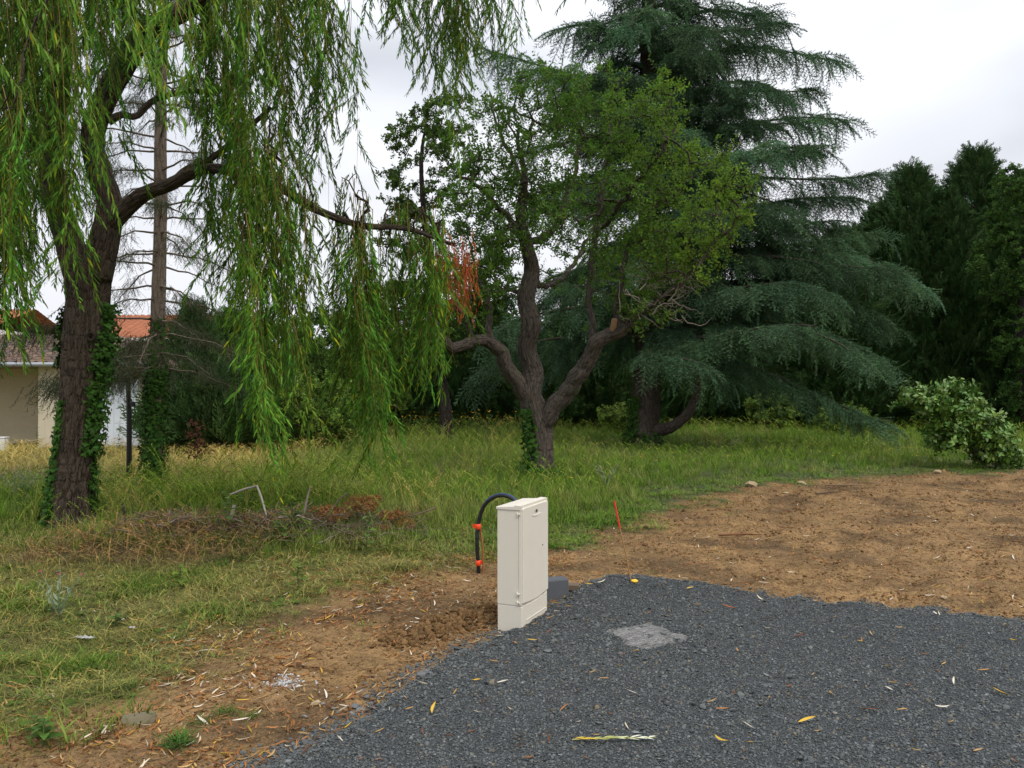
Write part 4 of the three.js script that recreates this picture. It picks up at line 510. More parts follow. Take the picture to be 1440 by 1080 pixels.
{
  const p = at(625, 618, 26.5), q = (px, py, d = 26.5) => { const a = at(px, py, d); return [a.x - p.x, a.y, a.z - p.z]; };
  bush('plum_tree', 'dark stemmed plum tree between the willow curtain and the fruit tree', 'tree', [p.x, 0, p.z], [[...q(590, 240), 1.4, 2.2, 1.6, 130], [...q(570, 330), 1.0, 1.2, 1.4, 70], [...q(640, 420), 1.3, 1.2, 1.5, 80], [...q(560, 440), 1.2, 1.1, 1.3, 80], [...q(630, 170), 0.9, 1.2, 1.0, 50], [...q(600, 500), 1.6, 0.8, 1.3, 90], [...q(690, 400), 1.1, 1.2, 1.5, 90], [...q(650, 460), 1.3, 0.9, 1.4, 90]], { seed: 81, trunk: [[0, -0.1, 0], [0.05, 0.9, 0], q(622, 540), q(612, 450), q(600, 340), q(592, 230), q(600, 160)], trunkR: [0.26, 0.2, 0.17, 0.13, 0.1, 0.06, 0.02], leaf: [0.085, 0.06], rgb: [0.06, 0.12, 0.026], mix: 0.4, per: 3, thin: 0.006, wood: [0.05, 0.042, 0.036] });
  const b2 = at(445, 0, 23), b3 = at(530, 0, 27), b4 = at(395, 0, 27), b5 = at(1425, 0, 31);
  bush('garden_shrub', 'rounded fresh green shrub behind the willow curtain', 'shrub', [b2.x, 0, b2.z], [[0, 1.2, 0, 1.35, 1.0, 1.1, 170], [0.6, 0.7, 0.2, 0.9, 0.6, 0.8, 60], [-0.7, 0.8, 0, 0.8, 0.7, 0.8, 60]], { seed: 82, rgb: [0.12, 0.215, 0.04], leaf: [0.075, 0.045], mix: 0.5 });
  bush('garden_shrub', 'tall yellow green shrub left of the plum tree', 'shrub', [b3.x, 0, b3.z], [[0, 2.0, 0, 1.3, 1.5, 1.2, 170], [-1.0, 1.2, 0.2, 1.0, 1.0, 1.0, 80]], { seed: 83, rgb: [0.105, 0.19, 0.035], leaf: [0.09, 0.055], mix: 0.6 });
  bush('garden_shrub', 'large deep green shrub beyond the juniper', 'shrub', [b4.x, 0, b4.z], [[0, 2.3, 0, 1.9, 1.9, 1.4, 240], [1.6, 1.4, 0, 1.3, 1.2, 1.2, 110], [-1.3, 1.3, 0, 1.1, 1.1, 1.1, 90]], { seed: 84, rgb: [0.07, 0.135, 0.026], leaf: [0.1, 0.06] });
  bush('broadleaf_tree', 'leafy green broadleaf tree rising beside the tall conifers', 'tree', [b5.x + 0.3, 0, b5.z], [[0.3, 8.6, 0, 1.7, 2.0, 1.6, 190], [-0.4, 6.6, 0.2, 1.6, 1.6, 1.5, 150], [0.9, 5.2, 0.3, 1.8, 1.6, 1.5, 130], [0, 3.4, 0.5, 1.5, 1.3, 1.2, 110], [0.2, 1.5, 0.5, 1.3, 1.2, 1.0, 90]], { seed: 85, trunk: [[0, -0.1, 0], [0.1, 2.5, 0], [0, 5, 0], [0.2, 8, 0], [0.2, 9.5, 0]], trunkR: [0.16, 0.13, 0.1, 0.06, 0.02], wood: [0.04, 0.035, 0.03], rgb: [0.05, 0.105, 0.02], leaf: [0.1, 0.06], thin: 0.006 });
  const m1 = at(548, 0, 36), m2 = at(668, 0, 37), m3 = at(470, 0, 38);
  bush('broadleaf_tree', 'round green tree showing between willow curtain and plum tree', 'tree', [m1.x, 0, m1.z], [[0, 4.6, 0, 2.4, 2.0, 1.8, 230], [-1, 3, 0.3, 2.0, 1.6, 1.6, 130]], { seed: 97, trunk: [[0, -0.1, 0], [0.1, 1.8, 0], [0, 4.5, 0]], trunkR: [0.2, 0.16, 0.06], wood: [0.05, 0.042, 0.036], rgb: [0.075, 0.14, 0.026], leaf: [0.13, 0.085], sprig: 0.3, thin: 0.007, mix: 0.4 });
  bush('broadleaf_tree', 'dark green tree filling the gap behind the fruit tree limbs', 'tree', [m2.x, 0, m2.z], [[0, 4.2, 0, 2.5, 1.9, 1.8, 230], [1.3, 2.8, 0.3, 2.0, 1.5, 1.6, 120]], { seed: 98, trunk: [[0, -0.1, 0], [0.1, 1.8, 0], [0, 4, 0]], trunkR: [0.2, 0.16, 0.06], wood: [0.05, 0.042, 0.036], rgb: [0.055, 0.11, 0.024], leaf: [0.13, 0.085], sprig: 0.3, thin: 0.007 });
  bush('broadleaf_tree', 'green tree far behind the hanging willow curtain', 'tree', [m3.x, 0, m3.z], [[0, 3.9, 0, 2.6, 1.8, 1.8, 210], [-1.6, 2.6, 0.3, 2.0, 1.5, 1.6, 110]], { seed: 99, trunk: [[0, -0.1, 0], [0.1, 1.8, 0], [0, 4, 0]], trunkR: [0.2, 0.16, 0.06], wood: [0.05, 0.042, 0.036], rgb: [0.07, 0.13, 0.026], leaf: [0.13, 0.085], sprig: 0.3, thin: 0.007 });
  // the low glossy shrub at the edge of the earth
  const s = at(1405, 656, 17.3), w = (px, py, d = 17.3) => { const a = at(px, py, d); return [a.x - s.x, a.y, a.z - s.z]; };
  bush('laurel_shrub', 'leaning glossy green shrub at the edge of the bare earth', 'shrub', [s.x, 0, s.z], [[...w(1385, 618), 0.5, 0.42, 0.6, 90], [...w(1345, 585), 0.6, 0.42, 0.65, 130], [...w(1300, 565), 0.42, 0.28, 0.5, 60], [...w(1350, 552), 0.32, 0.2, 0.4, 40], [...w(1400, 640), 0.4, 0.24, 0.5, 60], [...w(1330, 612), 0.45, 0.3, 0.5, 50], [...w(1278, 558), 0.24, 0.16, 0.3, 18]], { seed: 86, rgb: [0.07, 0.165, 0.026], leaf: [0.095, 0.056], perSprig: 8, sprig: 0.2, per: 2, mix: 0.7, gloss: 0.5, up: 0.2, thin: 0.0045 });
  // light filled bushes beyond the cedar's skirts
  for (const [px, d, h, lb] of [[1090, 33, 1.6, 'pale green bush glimpsed under the cedar branches'], [1185, 30, 1.0, 'low bright bush just beyond the cedar tip'], [880, 31, 1.1, 'low green bush behind the cedar trunk']]) { const b = at(px, 0, d); bush('garden_shrub', lb, 'shrub', [b.x, 0, b.z], [[0, h * 0.55, 0, 1.2, h * 0.5, 0.9, 90]], { seed: 90 + px, rgb: [0.11, 0.19, 0.04], leaf: [0.09, 0.06], mix: 0.6 }); }
  // far trees closing the view, all of one kind
  const f0 = bush('far_tree', 'rounded distant tree beyond the gardens', 'tree', [-24, 0, -62], [[0, 3.6, 0, 3.2, 2.6, 2.6, 220]], { seed: 95, trunk: [[0, 0, 0], [0, 1.8, 0], [0.1, 4, 0]], trunkR: [0.25, 0.2, 0.08], rgb: [0.055, 0.1, 0.03], leaf: [0.2, 0.13], sprig: 0.45, thin: 0.012, group: 'distant trees beyond the gardens' });
  [[-14, -64], [-6, -66], [3, -62], [11, -66], [20, -62], [29, -64], [-36, -66], [-48, -60], [40, -60], [50, -52]].forEach(([x, z], i) => copy(f0, [x, 0, z], i * 1.1, null, 0.8 + 0.06 * (i % 4)));
}
// ------------------------------------------------------------------ electricity cabinet on the edge of the drive
{
  const u = [0.41, -0.912], v = [-0.912, -0.41], nC = at(735, 886, 5.52), C = [nC.x + u[0] * 0.235 + v[0] * 0.1, 0, nC.z + u[1] * 0.235 + v[1] * 0.1];
  const o = thing('electricity_cabinet', 'beige plastic electricity cabinet standing at the edge of the gravel', 'cabinet', C, 1.148);
  const speck = tex(512, (a, b) => { const k = 0.955 + 0.03 * na(a, b) + 0.025 * nd(a, b) - (ne(a, b) > 0.965 && nb(a, b) > 0.6 ? 0.1 : 0); return [k, k * 0.998, k * 0.99]; }, false, 2), fine = tex(512, (a, b) => { const k = 0.7 * ne(a, b) + 0.3 * nc(a, b); return [k, k, k]; }, false, 3);
  const cm = std([0.69, 0.65, 0.56], 0.5, { map: speck, bumpMap: fine, bumpScale: 0.0007 }), W = 0.47, D = 0.19, H = 0.84, dk = std([0.05, 0.05, 0.05], 0.4, { metalness: 0.6 });
  const box = (n, w, h, d, x, y, z, r, m = cm, par = o) => { const q = mesh(n, new RoundedBoxGeometry(w, h, d, 3, r), m, par); q.position.set(x, y, z); return q; };
  box('plinth', W - 0.004, 0.3, D - 0.004, 0, 0.163 - 0.15, 0, 0.006);
  box('body', W, H - 0.178, D - 0.026, 0, (H + 0.158) / 2 - 0.005, -0.013, 0.007);
  box('frame', W + 0.004, H - 0.17, 0.022, 0, (H + 0.166) / 2, D / 2 - 0.015, 0.004);
  { // roof: low hip that rises a little to the front
    const s = new THREE.Shape(); s.moveTo(-D / 2 - 0.003, 0); s.lineTo(D / 2 - 0.005, 0); s.lineTo(D / 2 - 0.004, 0.028); s.lineTo(D / 2 - 0.05, 0.03); s.lineTo(D / 2 - 0.06, 0.021); s.lineTo(-D / 2 - 0.003, 0.012); s.closePath();
    const g = new THREE.ExtrudeGeometry(s, { depth: W + 0.006, bevelEnabled: true, bevelSize: 0.003, bevelThickness: 0.003, bevelSegments: 2 }); g.translate(0, 0, -W / 2 - 0.003); g.rotateY(-Math.PI / 2); const p = mesh('roof', g, cm, o); p.position.y = H - 0.012; }
  { // door with a bowed lower edge
    const s = new THREE.Shape(), w = W / 2 - 0.008, y0 = 0.178, y1 = H - 0.004, R = 0.012; s.moveTo(-w, y0 + 0.012); s.quadraticCurveTo(0, y0 - 0.018, w, y0 + 0.012); s.lineTo(w, y1 - R); s.quadraticCurveTo(w, y1, w - R, y1); s.lineTo(-w + R, y1); s.quadraticCurveTo(-w, y1, -w, y1 - R); s.closePath();
    const g = new THREE.ExtrudeGeometry(s, { depth: 0.008, bevelEnabled: true, bevelSize: 0.004, bevelThickness: 0.004, bevelSegments: 3, curveSegments: 24 }); const d = mesh('door', g, cm, o); d.position.z = D / 2 - 0.003;
    const hs = new THREE.Shape(); hs.moveTo(-0.075, 0.006); hs.quadraticCurveTo(0, -0.016, 0.075, 0.006); hs.quadraticCurveTo(0, -0.004, -0.075, 0.006); const h = mesh('handle', new THREE.ExtrudeGeometry(hs, { depth: 0.004, bevelEnabled: true, bevelSize: 0.002, bevelThickness: 0.002, bevelSegments: 2 }), cm, d); h.position.set(0.0, H - 0.075, 0.01);
    const lk = mesh('lock', new THREE.CylinderGeometry(0.011, 0.011, 0.006, 20), dk, d); lk.rotation.x = Math.PI / 2; lk.position.set(0.0, H - 0.045, 0.014);
    const pl = mesh('lock_plate', new RoundedBoxGeometry(0.058, 0.018, 0.004, 2, 0.0015), std([0.42, 0.39, 0.35], 0.5), d); pl.position.set(0.0, H - 0.045, 0.0125);
    const sc = mesh('screw', new THREE.CylinderGeometry(0.005, 0.005, 0.004, 12), dk, d); sc.rotation.x = Math.PI / 2; sc.position.set(0.12, 0.53, 0.0135); }
  { const s = new THREE.Shape(), w = W / 2 - 0.012; s.moveTo(-w, 0.02); s.lineTo(w, 0.02); s.lineTo(w, 0.166); s.quadraticCurveTo(0, 0.14, -w, 0.166); s.closePath(); const g = mesh('plinth_panel', new THREE.ExtrudeGeometry(s, { depth: 0.004, bevelEnabled: true, bevelSize: 0.003, bevelThickness: 0.003, bevelSegments: 2, curveSegments: 20 }), cm, o); g.position.z = D / 2 - 0.005; const rb = mesh('rib', new RoundedBoxGeometry(0.36, 0.006, 0.006, 2, 0.002), cm, o); rb.position.set(0.02, 0.055, D / 2 + 0.003); }
  for (const y of [0.795, 0.245, 0.185]) { const h = mesh('hinge', new THREE.CapsuleGeometry(0.007, 0.02, 4, 10), cm, o); h.position.set(-W / 2 - 0.004, y, D / 2 - 0.033); const c = mesh('pin', new THREE.CylinderGeometry(0.005, 0.005, 0.02, 10), cm, h); c.rotation.x = Math.PI / 2; c.position.set(-0.004, 0.004, 0.01); }
}
{ // black conduit looping out of the ground behind it
  const o = thing('cable_conduit', 'black conduit arching from the ground behind the cabinet with orange tape', 'conduit', [0, 0, 0]), D = 7.35;
  const pts = [at(673, 810, 7.4).setY(-0.15), at(673, 800, 7.38), at(671, 765, D), at(673, 735, D), at(683, 708, 7.3), at(703, 696.5, 7.22), at(722, 702, 7.15), at(733, 725, 7.1), at(736, 770, 7.08), at(737, 830, 7.05).setY(-0.1)], s = spline(pts, pts.map(() => 0.0185), 0.012), g = new GB();
  g.tube(s.P, s.R, 20, { disp: (a, l) => 0.0011 * Math.sin(l * 620), uw: 0.1 }); mesh('hose', g.build(), std([0.012, 0.013, 0.016], 0.42), o);
  const g2 = new GB(), k0 = Math.round(s.P.length * 0.42), k1 = Math.round(s.P.length * 0.66), P2 = s.P.slice(k0, k1).map((p, i, a) => { const t = a[Math.min(a.length - 1, i + 1)].clone().sub(a[Math.max(0, i - 1)]).normalize(), up = V(-t.y, t.x, 0).normalize(); if (up.y < 0) up.negate(); return p.clone().addScaledVector(up, 0.0165).add(V(0, 0, 0.007)); }); g2.tube(P2, P2.map(() => 0.0045), 8); mesh('stripe', g2.build(), std([0.02, 0.07, 0.26], 0.4), o).userData.label = 'blue stripe along the top';
  const tm = std([0.85, 0.07, 0.012], 0.55);
  for (const [y, d, flap] of [[740, D, -1], [791, 7.37, 1]]) { const c = at(672.5, y, d), t = new GB(); t.tube([V(c.x, c.y - 0.024, c.z), V(c.x + 0.002, c.y, c.z), V(c.x, c.y + 0.024, c.z)], [0.023, 0.024, 0.023], 16, { disp: a => 0.0015 * Math.sin(a * 5) }); const m = mesh('tape', t.build(), tm, o); m.userData.label = 'orange adhesive tape'; const f = mesh('tape_end', new RoundedBoxGeometry(0.036, 0.036, 0.003, 2, 0.001), tm, m); f.position.set(c.x + flap * 0.033, c.y + 0.006, c.z + 0.006); f.rotation.set(0.2, 0.3 * flap, 0.12 * flap); }
  const st = thing('rusty_rod', 'thin rust brown rod taped to the black conduit', 'rod', [at(679, 803, 7.36).x, 0, -7.36]), r = new GB(); r.tube([V(0.006, -0.05, 0), V(0.0, 0.2, 0.0), V(-0.025, 0.4, 0)], [0.009, 0.008, 0.008], 8); mesh('shaft', r.build(), std([0.3, 0.11, 0.045], 0.9), st);
}
{ // survey stake
  const b = at(889, 818, 6.66), t = at(863.5, 704, 6.66), o = thing('survey_stake', 'thin leaning wooden stake with red painted tip', 'stake', [b.x, 0, b.z]), y0 = surf(b.x, b.z), A = V(0, y0 - 0.06, 0), B = V(t.x - b.x, t.y, 0), m = A.clone().lerp(B, 0.68);
  const g = new GB(); g.tube([A, A.clone().lerp(B, 0.35).add(V(0.004, 0, 0)), m], [0.0062, 0.006, 0.006], 8); mesh('shaft', g.build(), std([0.34, 0.2, 0.08], 0.85), o);
  const h = new GB(); h.tube([m, B], [0.0072, 0.0068], 8); mesh('tip', h.build(), std([0.75, 0.03, 0.025], 0.5), o).userData.label = 'red painted upper end';
  const yg = mesh('marker_cap', (() => { const g = new THREE.SphereGeometry(0.026, 14, 8), p = g.attributes.position; for (let i = 0; i < p.count; i++) { const x = p.getX(i), y = p.getY(i), z = p.getZ(i), k = 1 + 0.25 * N3(x * 40, y * 40, z * 40); p.setXYZ(i, x * k * 1.15, y * k * 0.55, z * k); } g.computeVertexNormals(); return g; })(), std([0.8, 0.5, 0.03], 0.6)); yg.position.set(b.x + 0.012, y0 + 0.012, b.z + 0.045); tag(yg, 'crumpled yellow marker cap at the foot of the red tipped stake', 'marker');
}
{ // kerb block, flat brick, slab
  const stoneTex = tex(512, (a, b) => { const k = 0.72 + 0.2 * nc(a, b) + 0.2 * (nd(a, b) - 0.5) + 0.12 * (ne(a, b) - 0.5); return [k, k, k]; }, false, 3), sb = tex(512, (a, b) => { const k = nd(a, b) * 0.6 + nc(a, b) * 0.4; return [k, k, k]; }, false, 3);
  const rough = (w, h, d, r, amp, s) => { const g = new RoundedBoxGeometry(w, h, d, 5, r), p = g.attributes.position; for (let i = 0; i < p.count; i++) { const x = p.getX(i), y = p.getY(i), z = p.getZ(i), n = amp * N3(x * s, y * s, z * s + 3); p.setXYZ(i, x + n, y + n * 0.7, z + amp * N3(x * s + 5, y * s, z * s)); } g.computeVertexNormals(); return g; };
  const b = at(779, 838, 6.42), k = mesh('kerb_block', rough(0.3, 0.2, 0.12, 0.012, 0.008, 14), std([0.17, 0.18, 0.2], 0.9, { map: stoneTex, bumpMap: sb, bumpScale: 0.004 })); k.position.set(b.x - 0.04, 0.048, b.z); k.rotation.y = 0.35; tag(k, 'grey concrete kerb block half hidden behind the cabinet', 'kerb block');
  const q = at(800, 832, 6.62), f = mesh('flat_brick', rough(0.16, 0.05, 0.1, 0.008, 0.006, 20), std([0.17, 0.13, 0.095], 0.95, { map: stoneTex })); f.position.set(q.x, 0.035, q.z); f.rotation.y = -0.2; tag(f, 'flat brown brick lying beside the kerb block', 'brick');
  const g = new THREE.PlaneGeometry(0.52, 0.52, 64, 64); g.rotateX(-Math.PI / 2); const p = g.attributes.position, base = gravelTop(slabAt.x, slabAt.z); for (let i = 0; i < p.count; i++) { const x = p.getX(i), z = p.getZ(i), e = Math.max(Math.abs(x), Math.abs(z)) + 0.06 * N3(x * 8, 4, z * 8); p.setY(i, 0.012 + 0.005 * N3(x * 9, 2, z * 20) + 0.012 * Math.abs(N3(x * 8, 5, z * 55)) - 0.03 * sstep(0.17, 0.25, e) - 0.01 * sstep(0.1, 0.3, N3(x * 14, 7, z * 14))); } g.computeVertexNormals();
  const cg = [tileNoise(21, 9, 60), tileNoise(22, 30, 160), tileNoise(23, 14, 14)], coverTex = tex(512, (a, b) => { const w = b + 0.02 * cg[2](a, b), k = 0.42 + 0.4 * cg[0](a, w) + 0.32 * cg[1](a, w) + 0.3 * (nd(a, b) - 0.5) - (cg[2](a, b) > 0.72 ? 0.18 : 0); return [k, k, k * 0.99]; }, false, 1);
  const sl = mesh('inspection_cover', g, std([0.28, 0.277, 0.272], 0.95, { map: coverTex, bumpMap: coverTex, bumpScale: 0.02 })); sl.position.set(slabAt.x, base - 0.003, slabAt.z); sl.rotation.y = 0.5; tag(sl, 'square dusty grey cover set flush in the gravel', 'cover');
  const s2 = at(195, 1007, 4.06), fl = mesh('flat_stone', rough(0.16, 0.05, 0.11, 0.024, 0.02, 16), std([0.2, 0.17, 0.11], 0.95, { map: stoneTex })); fl.position.set(s2.x, ground(s2.x, s2.z) + 0.006, s2.z); fl.rotation.y = 0.3; tag(fl, 'flat olive stone sunk in the earth by the green weeds', 'stone');
}
// ------------------------------------------------------------------ garage, houses, lamp, pots
{
  const X0 = -20.5, X1 = -10.8, Z = -23.5, XC = -13.72, Hh = 2.36, o = thing('garage_house', 'low beige house with white garage door and brown tiled roof', 'house', [0, 0, 0]);
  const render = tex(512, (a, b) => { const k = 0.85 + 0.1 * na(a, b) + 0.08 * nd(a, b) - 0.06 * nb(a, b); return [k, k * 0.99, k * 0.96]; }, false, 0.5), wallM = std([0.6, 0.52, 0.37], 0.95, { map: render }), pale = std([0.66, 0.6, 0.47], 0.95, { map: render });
  const box = (n, x0, x1, y0, y1, z0, z1, m, par = o) => { const q = mesh(n, new THREE.BoxGeometry(x1 - x0, y1 - y0, z1 - z0), m, par); q.position.set((x0 + x1) / 2, (y0 + y1) / 2, (z0 + z1) / 2); return q; };
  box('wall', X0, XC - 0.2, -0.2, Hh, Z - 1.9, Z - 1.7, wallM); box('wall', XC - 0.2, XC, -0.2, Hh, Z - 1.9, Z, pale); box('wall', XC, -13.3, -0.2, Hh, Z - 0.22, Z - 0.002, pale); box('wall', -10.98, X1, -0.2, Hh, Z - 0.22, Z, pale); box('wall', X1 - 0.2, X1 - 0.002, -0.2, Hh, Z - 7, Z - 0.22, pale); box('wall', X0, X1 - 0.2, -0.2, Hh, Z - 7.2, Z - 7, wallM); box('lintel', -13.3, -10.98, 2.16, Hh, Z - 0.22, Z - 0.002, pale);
  const door = box('garage_door', -13.3, -10.98, 0.02, 2.16, Z - 0.16, Z - 0.13, std([0.66, 0.72, 0.8], 0.5)); for (let i = 0; i < 12; i++) { const s = mesh('panel', new RoundedBoxGeometry(0.175, 2.08, 0.02, 2, 0.006), std([0.7, 0.76, 0.84], 0.5), door); s.position.set(-1.16 + 0.097 + i * 0.193, 0, 0.02); }
  box('soffit', X0 - 0.3, X1 + 0.35, Hh, Hh + 0.06, Z - 7.4, Z + 0.5, std([0.3, 0.22, 0.15], 0.8));
  const gut = new GB(); gut.tube([V(X0 - 0.3, Hh + 0.05, Z + 0.58), V(X1 + 0.35, Hh + 0.05, Z + 0.58)], [0.07, 0.07], 12); mesh('gutter', gut.build(), std([0.32, 0.34, 0.36], 0.4, { metalness: 0.5 }), o);
  // roof of single tiles
  const roof = mesh('roof', (() => { const g = new GB(), a = g.v(X0 - 0.3, Hh + 0.08, Z + 0.55), b = g.v(X1 + 0.35, Hh + 0.08, Z + 0.55), c = g.v(X1 - 2.6, Hh + 1.2, Z - 3.4), d = g.v(X0 - 0.3, Hh + 1.2, Z - 3.4), e = g.v(X1 + 0.35, Hh + 0.08, Z - 7.4), f = g.v(X0 - 0.3, Hh + 0.08, Z - 7.4); g.q(a, b, c, d); g.q(d, c, e, f); g.t(b, e, c); g.t(a, d, f); return g.build(); })(), std([0.12, 0.085, 0.065], 0.9), o);
  const tg = new GB(), n = 6; { const rows = [0, 1].map(k => Array.from({ length: n + 1 }, (_, i) => { const x = (i / n - 0.5) * 0.3; return tg.v(x, 0.022 * Math.cos(i / n * Math.PI * 2 + 0.6) + (k ? 0.0 : 0.03), k ? -0.36 : 0); })); for (let i = 0; i < n; i++) tg.q(rows[0][i], rows[0][i + 1], rows[1][i + 1], rows[1][i]); const low = Array.from({ length: n + 1 }, (_, i) => tg.v((i / n - 0.5) * 0.3, 0.005 + 0.022 * Math.cos(i / n * Math.PI * 2 + 0.6), 0)); for (let i = 0; i < n; i++) tg.q(low[i], low[i + 1], rows[0][i + 1], rows[0][i]); }
  const tGeo = tg.build(), tM = [[0.15, 0.1, 0.075], [0.12, 0.085, 0.07], [0.17, 0.12, 0.09], [0.1, 0.08, 0.07]].map(c => std(c, 0.9)), r = rng(701), sl = Math.atan2(1.12, 3.95);
  let made = 0; for (let row = 0; row < 13; row++) for (let i = 0; i < 32; i++) { const t = (row * 0.33) / 4.2; if (t > 0.98 || made >= 298 || X1 + 0.2 - i * 0.29 > X1 + 0.25 - 2.95 * t) continue; made++; const q = mesh('tile', tGeo, tM[r() * 4 | 0], roof); q.position.set(X1 + 0.2 - i * 0.29, Hh + 0.115 + 1.12 * t, Z + 0.55 - 3.95 * t); q.rotation.set(sl, 0, 0); }
  const wb = thing('meter_box', 'small white box standing by the beige house wall', 'box', [at(2, 0, 22.4).x, 0, -22.4]); const mb = mesh('case', new RoundedBoxGeometry(0.3, 0.36, 0.2, 2, 0.015), std([0.72, 0.72, 0.7], 0.6), wb); mb.position.y = 0.16; const lid = mesh('lid', new RoundedBoxGeometry(0.33, 0.03, 0.23, 2, 0.01), std([0.75, 0.75, 0.73], 0.6), wb); lid.position.y = 0.355;
  // houses further back
  const tileRoof = (w, l, hgt, over) => { const g = new GB(), nx = Math.round(w / 0.12), ny = Math.round(l / 0.35) * 2; for (let j = 0; j <= ny; j++) for (let i = 0; i <= nx; i++) { const v = (j >> 1) / (ny >> 1); g.v((i / nx - 0.5) * w, hgt * v + 0.035 * Math.sin(i * 2.1) + (j % 2 ? 0.03 : 0), -l * v, 0, 0, (s => [s, s * 0.95, s * 0.9])(0.75 + 0.5 * Math.abs(N3(i * 0.7, (j >> 1) * 0.9, over)))); } for (let j = 0; j < ny; j++) for (let i = 0; i < nx; i++) { const a = j * (nx + 1) + i; g.q(a, a + 1, a + nx + 2, a + nx + 1); } return g.build(); };
  const house = (lab, px0, px1, d, eave, ridge, depth, rgb) => { const a = at(px0, eave, d), b = at(px1, eave, d), rg = at(px0, ridge, d + depth * 0.5), w = b.x - a.x, h = thing('village_house', lab, 'house', [(a.x + b.x) / 2, 0, -d]); const wl = mesh('wall', new THREE.BoxGeometry(w, a.y + 0.2, depth), std([0.8, 0.78, 0.74], 0.9), h); wl.position.set(0, a.y / 2 - 0.1, -depth / 2); const rm = std(rgb, 0.85, { vertexColors: true }), f = mesh('roof', tileRoof(w + 0.5, depth * 0.5 + 0.4, rg.y - a.y + 0.15, 1), rm, h); f.position.set(0, a.y - 0.02, 0.4); const bk = mesh('roof', tileRoof(w + 0.5, depth * 0.5 + 0.4, rg.y - a.y + 0.15, 2), rm, h); bk.position.set(0, a.y - 0.02, -depth - 0.4); bk.rotation.y = Math.PI; const fb = mesh('fascia', new THREE.BoxGeometry(w + 0.5, 0.16, 0.03), std([0.8, 0.8, 0.78], 0.7), h); fb.position.set(0, a.y - 0.1, 0.37);
    for (const x of [-w * 0.25, w * 0.2]) { const wi = mesh('window', new THREE.BoxGeometry(1.0, 1.2, 0.05), std([0.05, 0.06, 0.08], 0.1), h); wi.position.set(x, a.y - 1.2, 0.01); const fr = mesh('frame', new THREE.BoxGeometry(1.14, 0.07, 0.07), std([0.8, 0.8, 0.8], 0.6), wi); fr.position.y = -0.63; } return h; };
  house('white village house with bright orange tiled roof behind the garage', 96, 262, 41, 475, 446, 8, [0.37, 0.145, 0.08]);
  house('village house whose orange roof rises beyond the brown tiles', -260, -14, 46, 462, 438, 8, [0.4, 0.16, 0.085]);
  house('pale house glimpsed beneath the cedar branches', 1000, 1150, 52, 548, 518, 7, [0.45, 0.2, 0.1]);
}
{ // garden lamp
  const b = at(182, 666, 15.2), o = thing('garden_lamp', 'black lamp post with amber lantern between willow and spruce', 'lamp post', [b.x, ground(b.x, b.z), b.z]), bk = std([0.012, 0.012, 0.013], 0.45, { metalness: 0.3 });
  const g = new GB(); g.tube([V(0, -0.1, 0), V(0, 1.0, 0), V(-0.03, 2.06, 0)], [0.05, 0.046, 0.04], 14); mesh('pole', g.build(), bk, o);
  const bx = mesh('junction_box', new RoundedBoxGeometry(0.09, 0.09, 0.07, 2, 0.008), bk, o); bx.position.set(0.07, 1.42, 0.02);
  const l = mesh('lantern', new THREE.CylinderGeometry(0.11, 0.075, 0.22, 6), leafy([0.55, 0.3, 0.06], 0.4, { vertexColors: false }), o); l.position.set(0.1, 2.06, 0); const cp = mesh('cap', new THREE.ConeGeometry(0.15, 0.09, 6), bk, l); cp.position.y = 0.155; const ft = mesh('collar', new THREE.CylinderGeometry(0.05, 0.04, 0.06, 10), bk, l); ft.position.y = -0.13; for (let i = 0; i < 6; i++) { const a = i / 6 * 6.283, q = new GB(); q.tube([V(Math.sin(a) * 0.077, -0.11, Math.cos(a) * 0.077), V(Math.sin(a) * 0.112, 0.11, Math.cos(a) * 0.112)], [0.006, 0.006], 5); mesh('bar', q.build(), bk, l); }
  const arm = new GB(); arm.tube([V(-0.03, 1.95, 0), V(0.03, 1.9, 0), V(0.1, 1.93, 0)], [0.015, 0.015, 0.015], 8); mesh('arm', arm.build(), bk, o);
}
{ // terracotta bowls on a low wall
  const w = mesh('garden_wall', new RoundedBoxGeometry(2.2, 0.32, 0.3, 2, 0.02), std([0.36, 0.34, 0.31], 0.95)); const wp = at(262, 0, 24.6); w.position.set(wp.x + 0.3, 0.12, wp.z); tag(w, 'low grey garden wall under the terracotta bowls', 'wall');
  const prof = [[0.02, 0], [0.13, 0.01], [0.24, 0.1], [0.29, 0.2], [0.31, 0.2], [0.31, 0.24], [0.26, 0.24], [0.25, 0.2]].map(p => new THREE.Vector2(...p));
  for (const [px, s, lb] of [[250, 0.95, 'wide terracotta bowl with dry plant on the low garden wall'], [236, 0.7, 'small terracotta bowl beside the wider one on the wall']]) { const p = at(px, 0, 24.6), o = thing('terracotta_bowl', lb, 'flower pot', [p.x, 0.28, p.z]); o.scale.setScalar(s); mesh('bowl', new THREE.LatheGeometry(prof, 28), std([0.5, 0.13, 0.045], 0.85), o); const so = mesh('soil', new THREE.CylinderGeometry(0.25, 0.24, 0.03, 20), std([0.08, 0.05, 0.03], 1), o); so.position.y = 0.2; const g = new GB(), r = rng(px); for (let i = 0; i < 60; i++) g.slim(V(r.s(0.15), 0.2, r.s(0.15)), V(r.s(0.8), 1, r.s(0.8)), r.dir(), r.r(0.1, 0.26), 0.02, 0.3, [r.r(0.8, 1.4), r.r(0.7, 1.1), 0.5]); mesh('plant', g.build(), leafy([0.2, 0.13, 0.05], 0.2), o); }
}
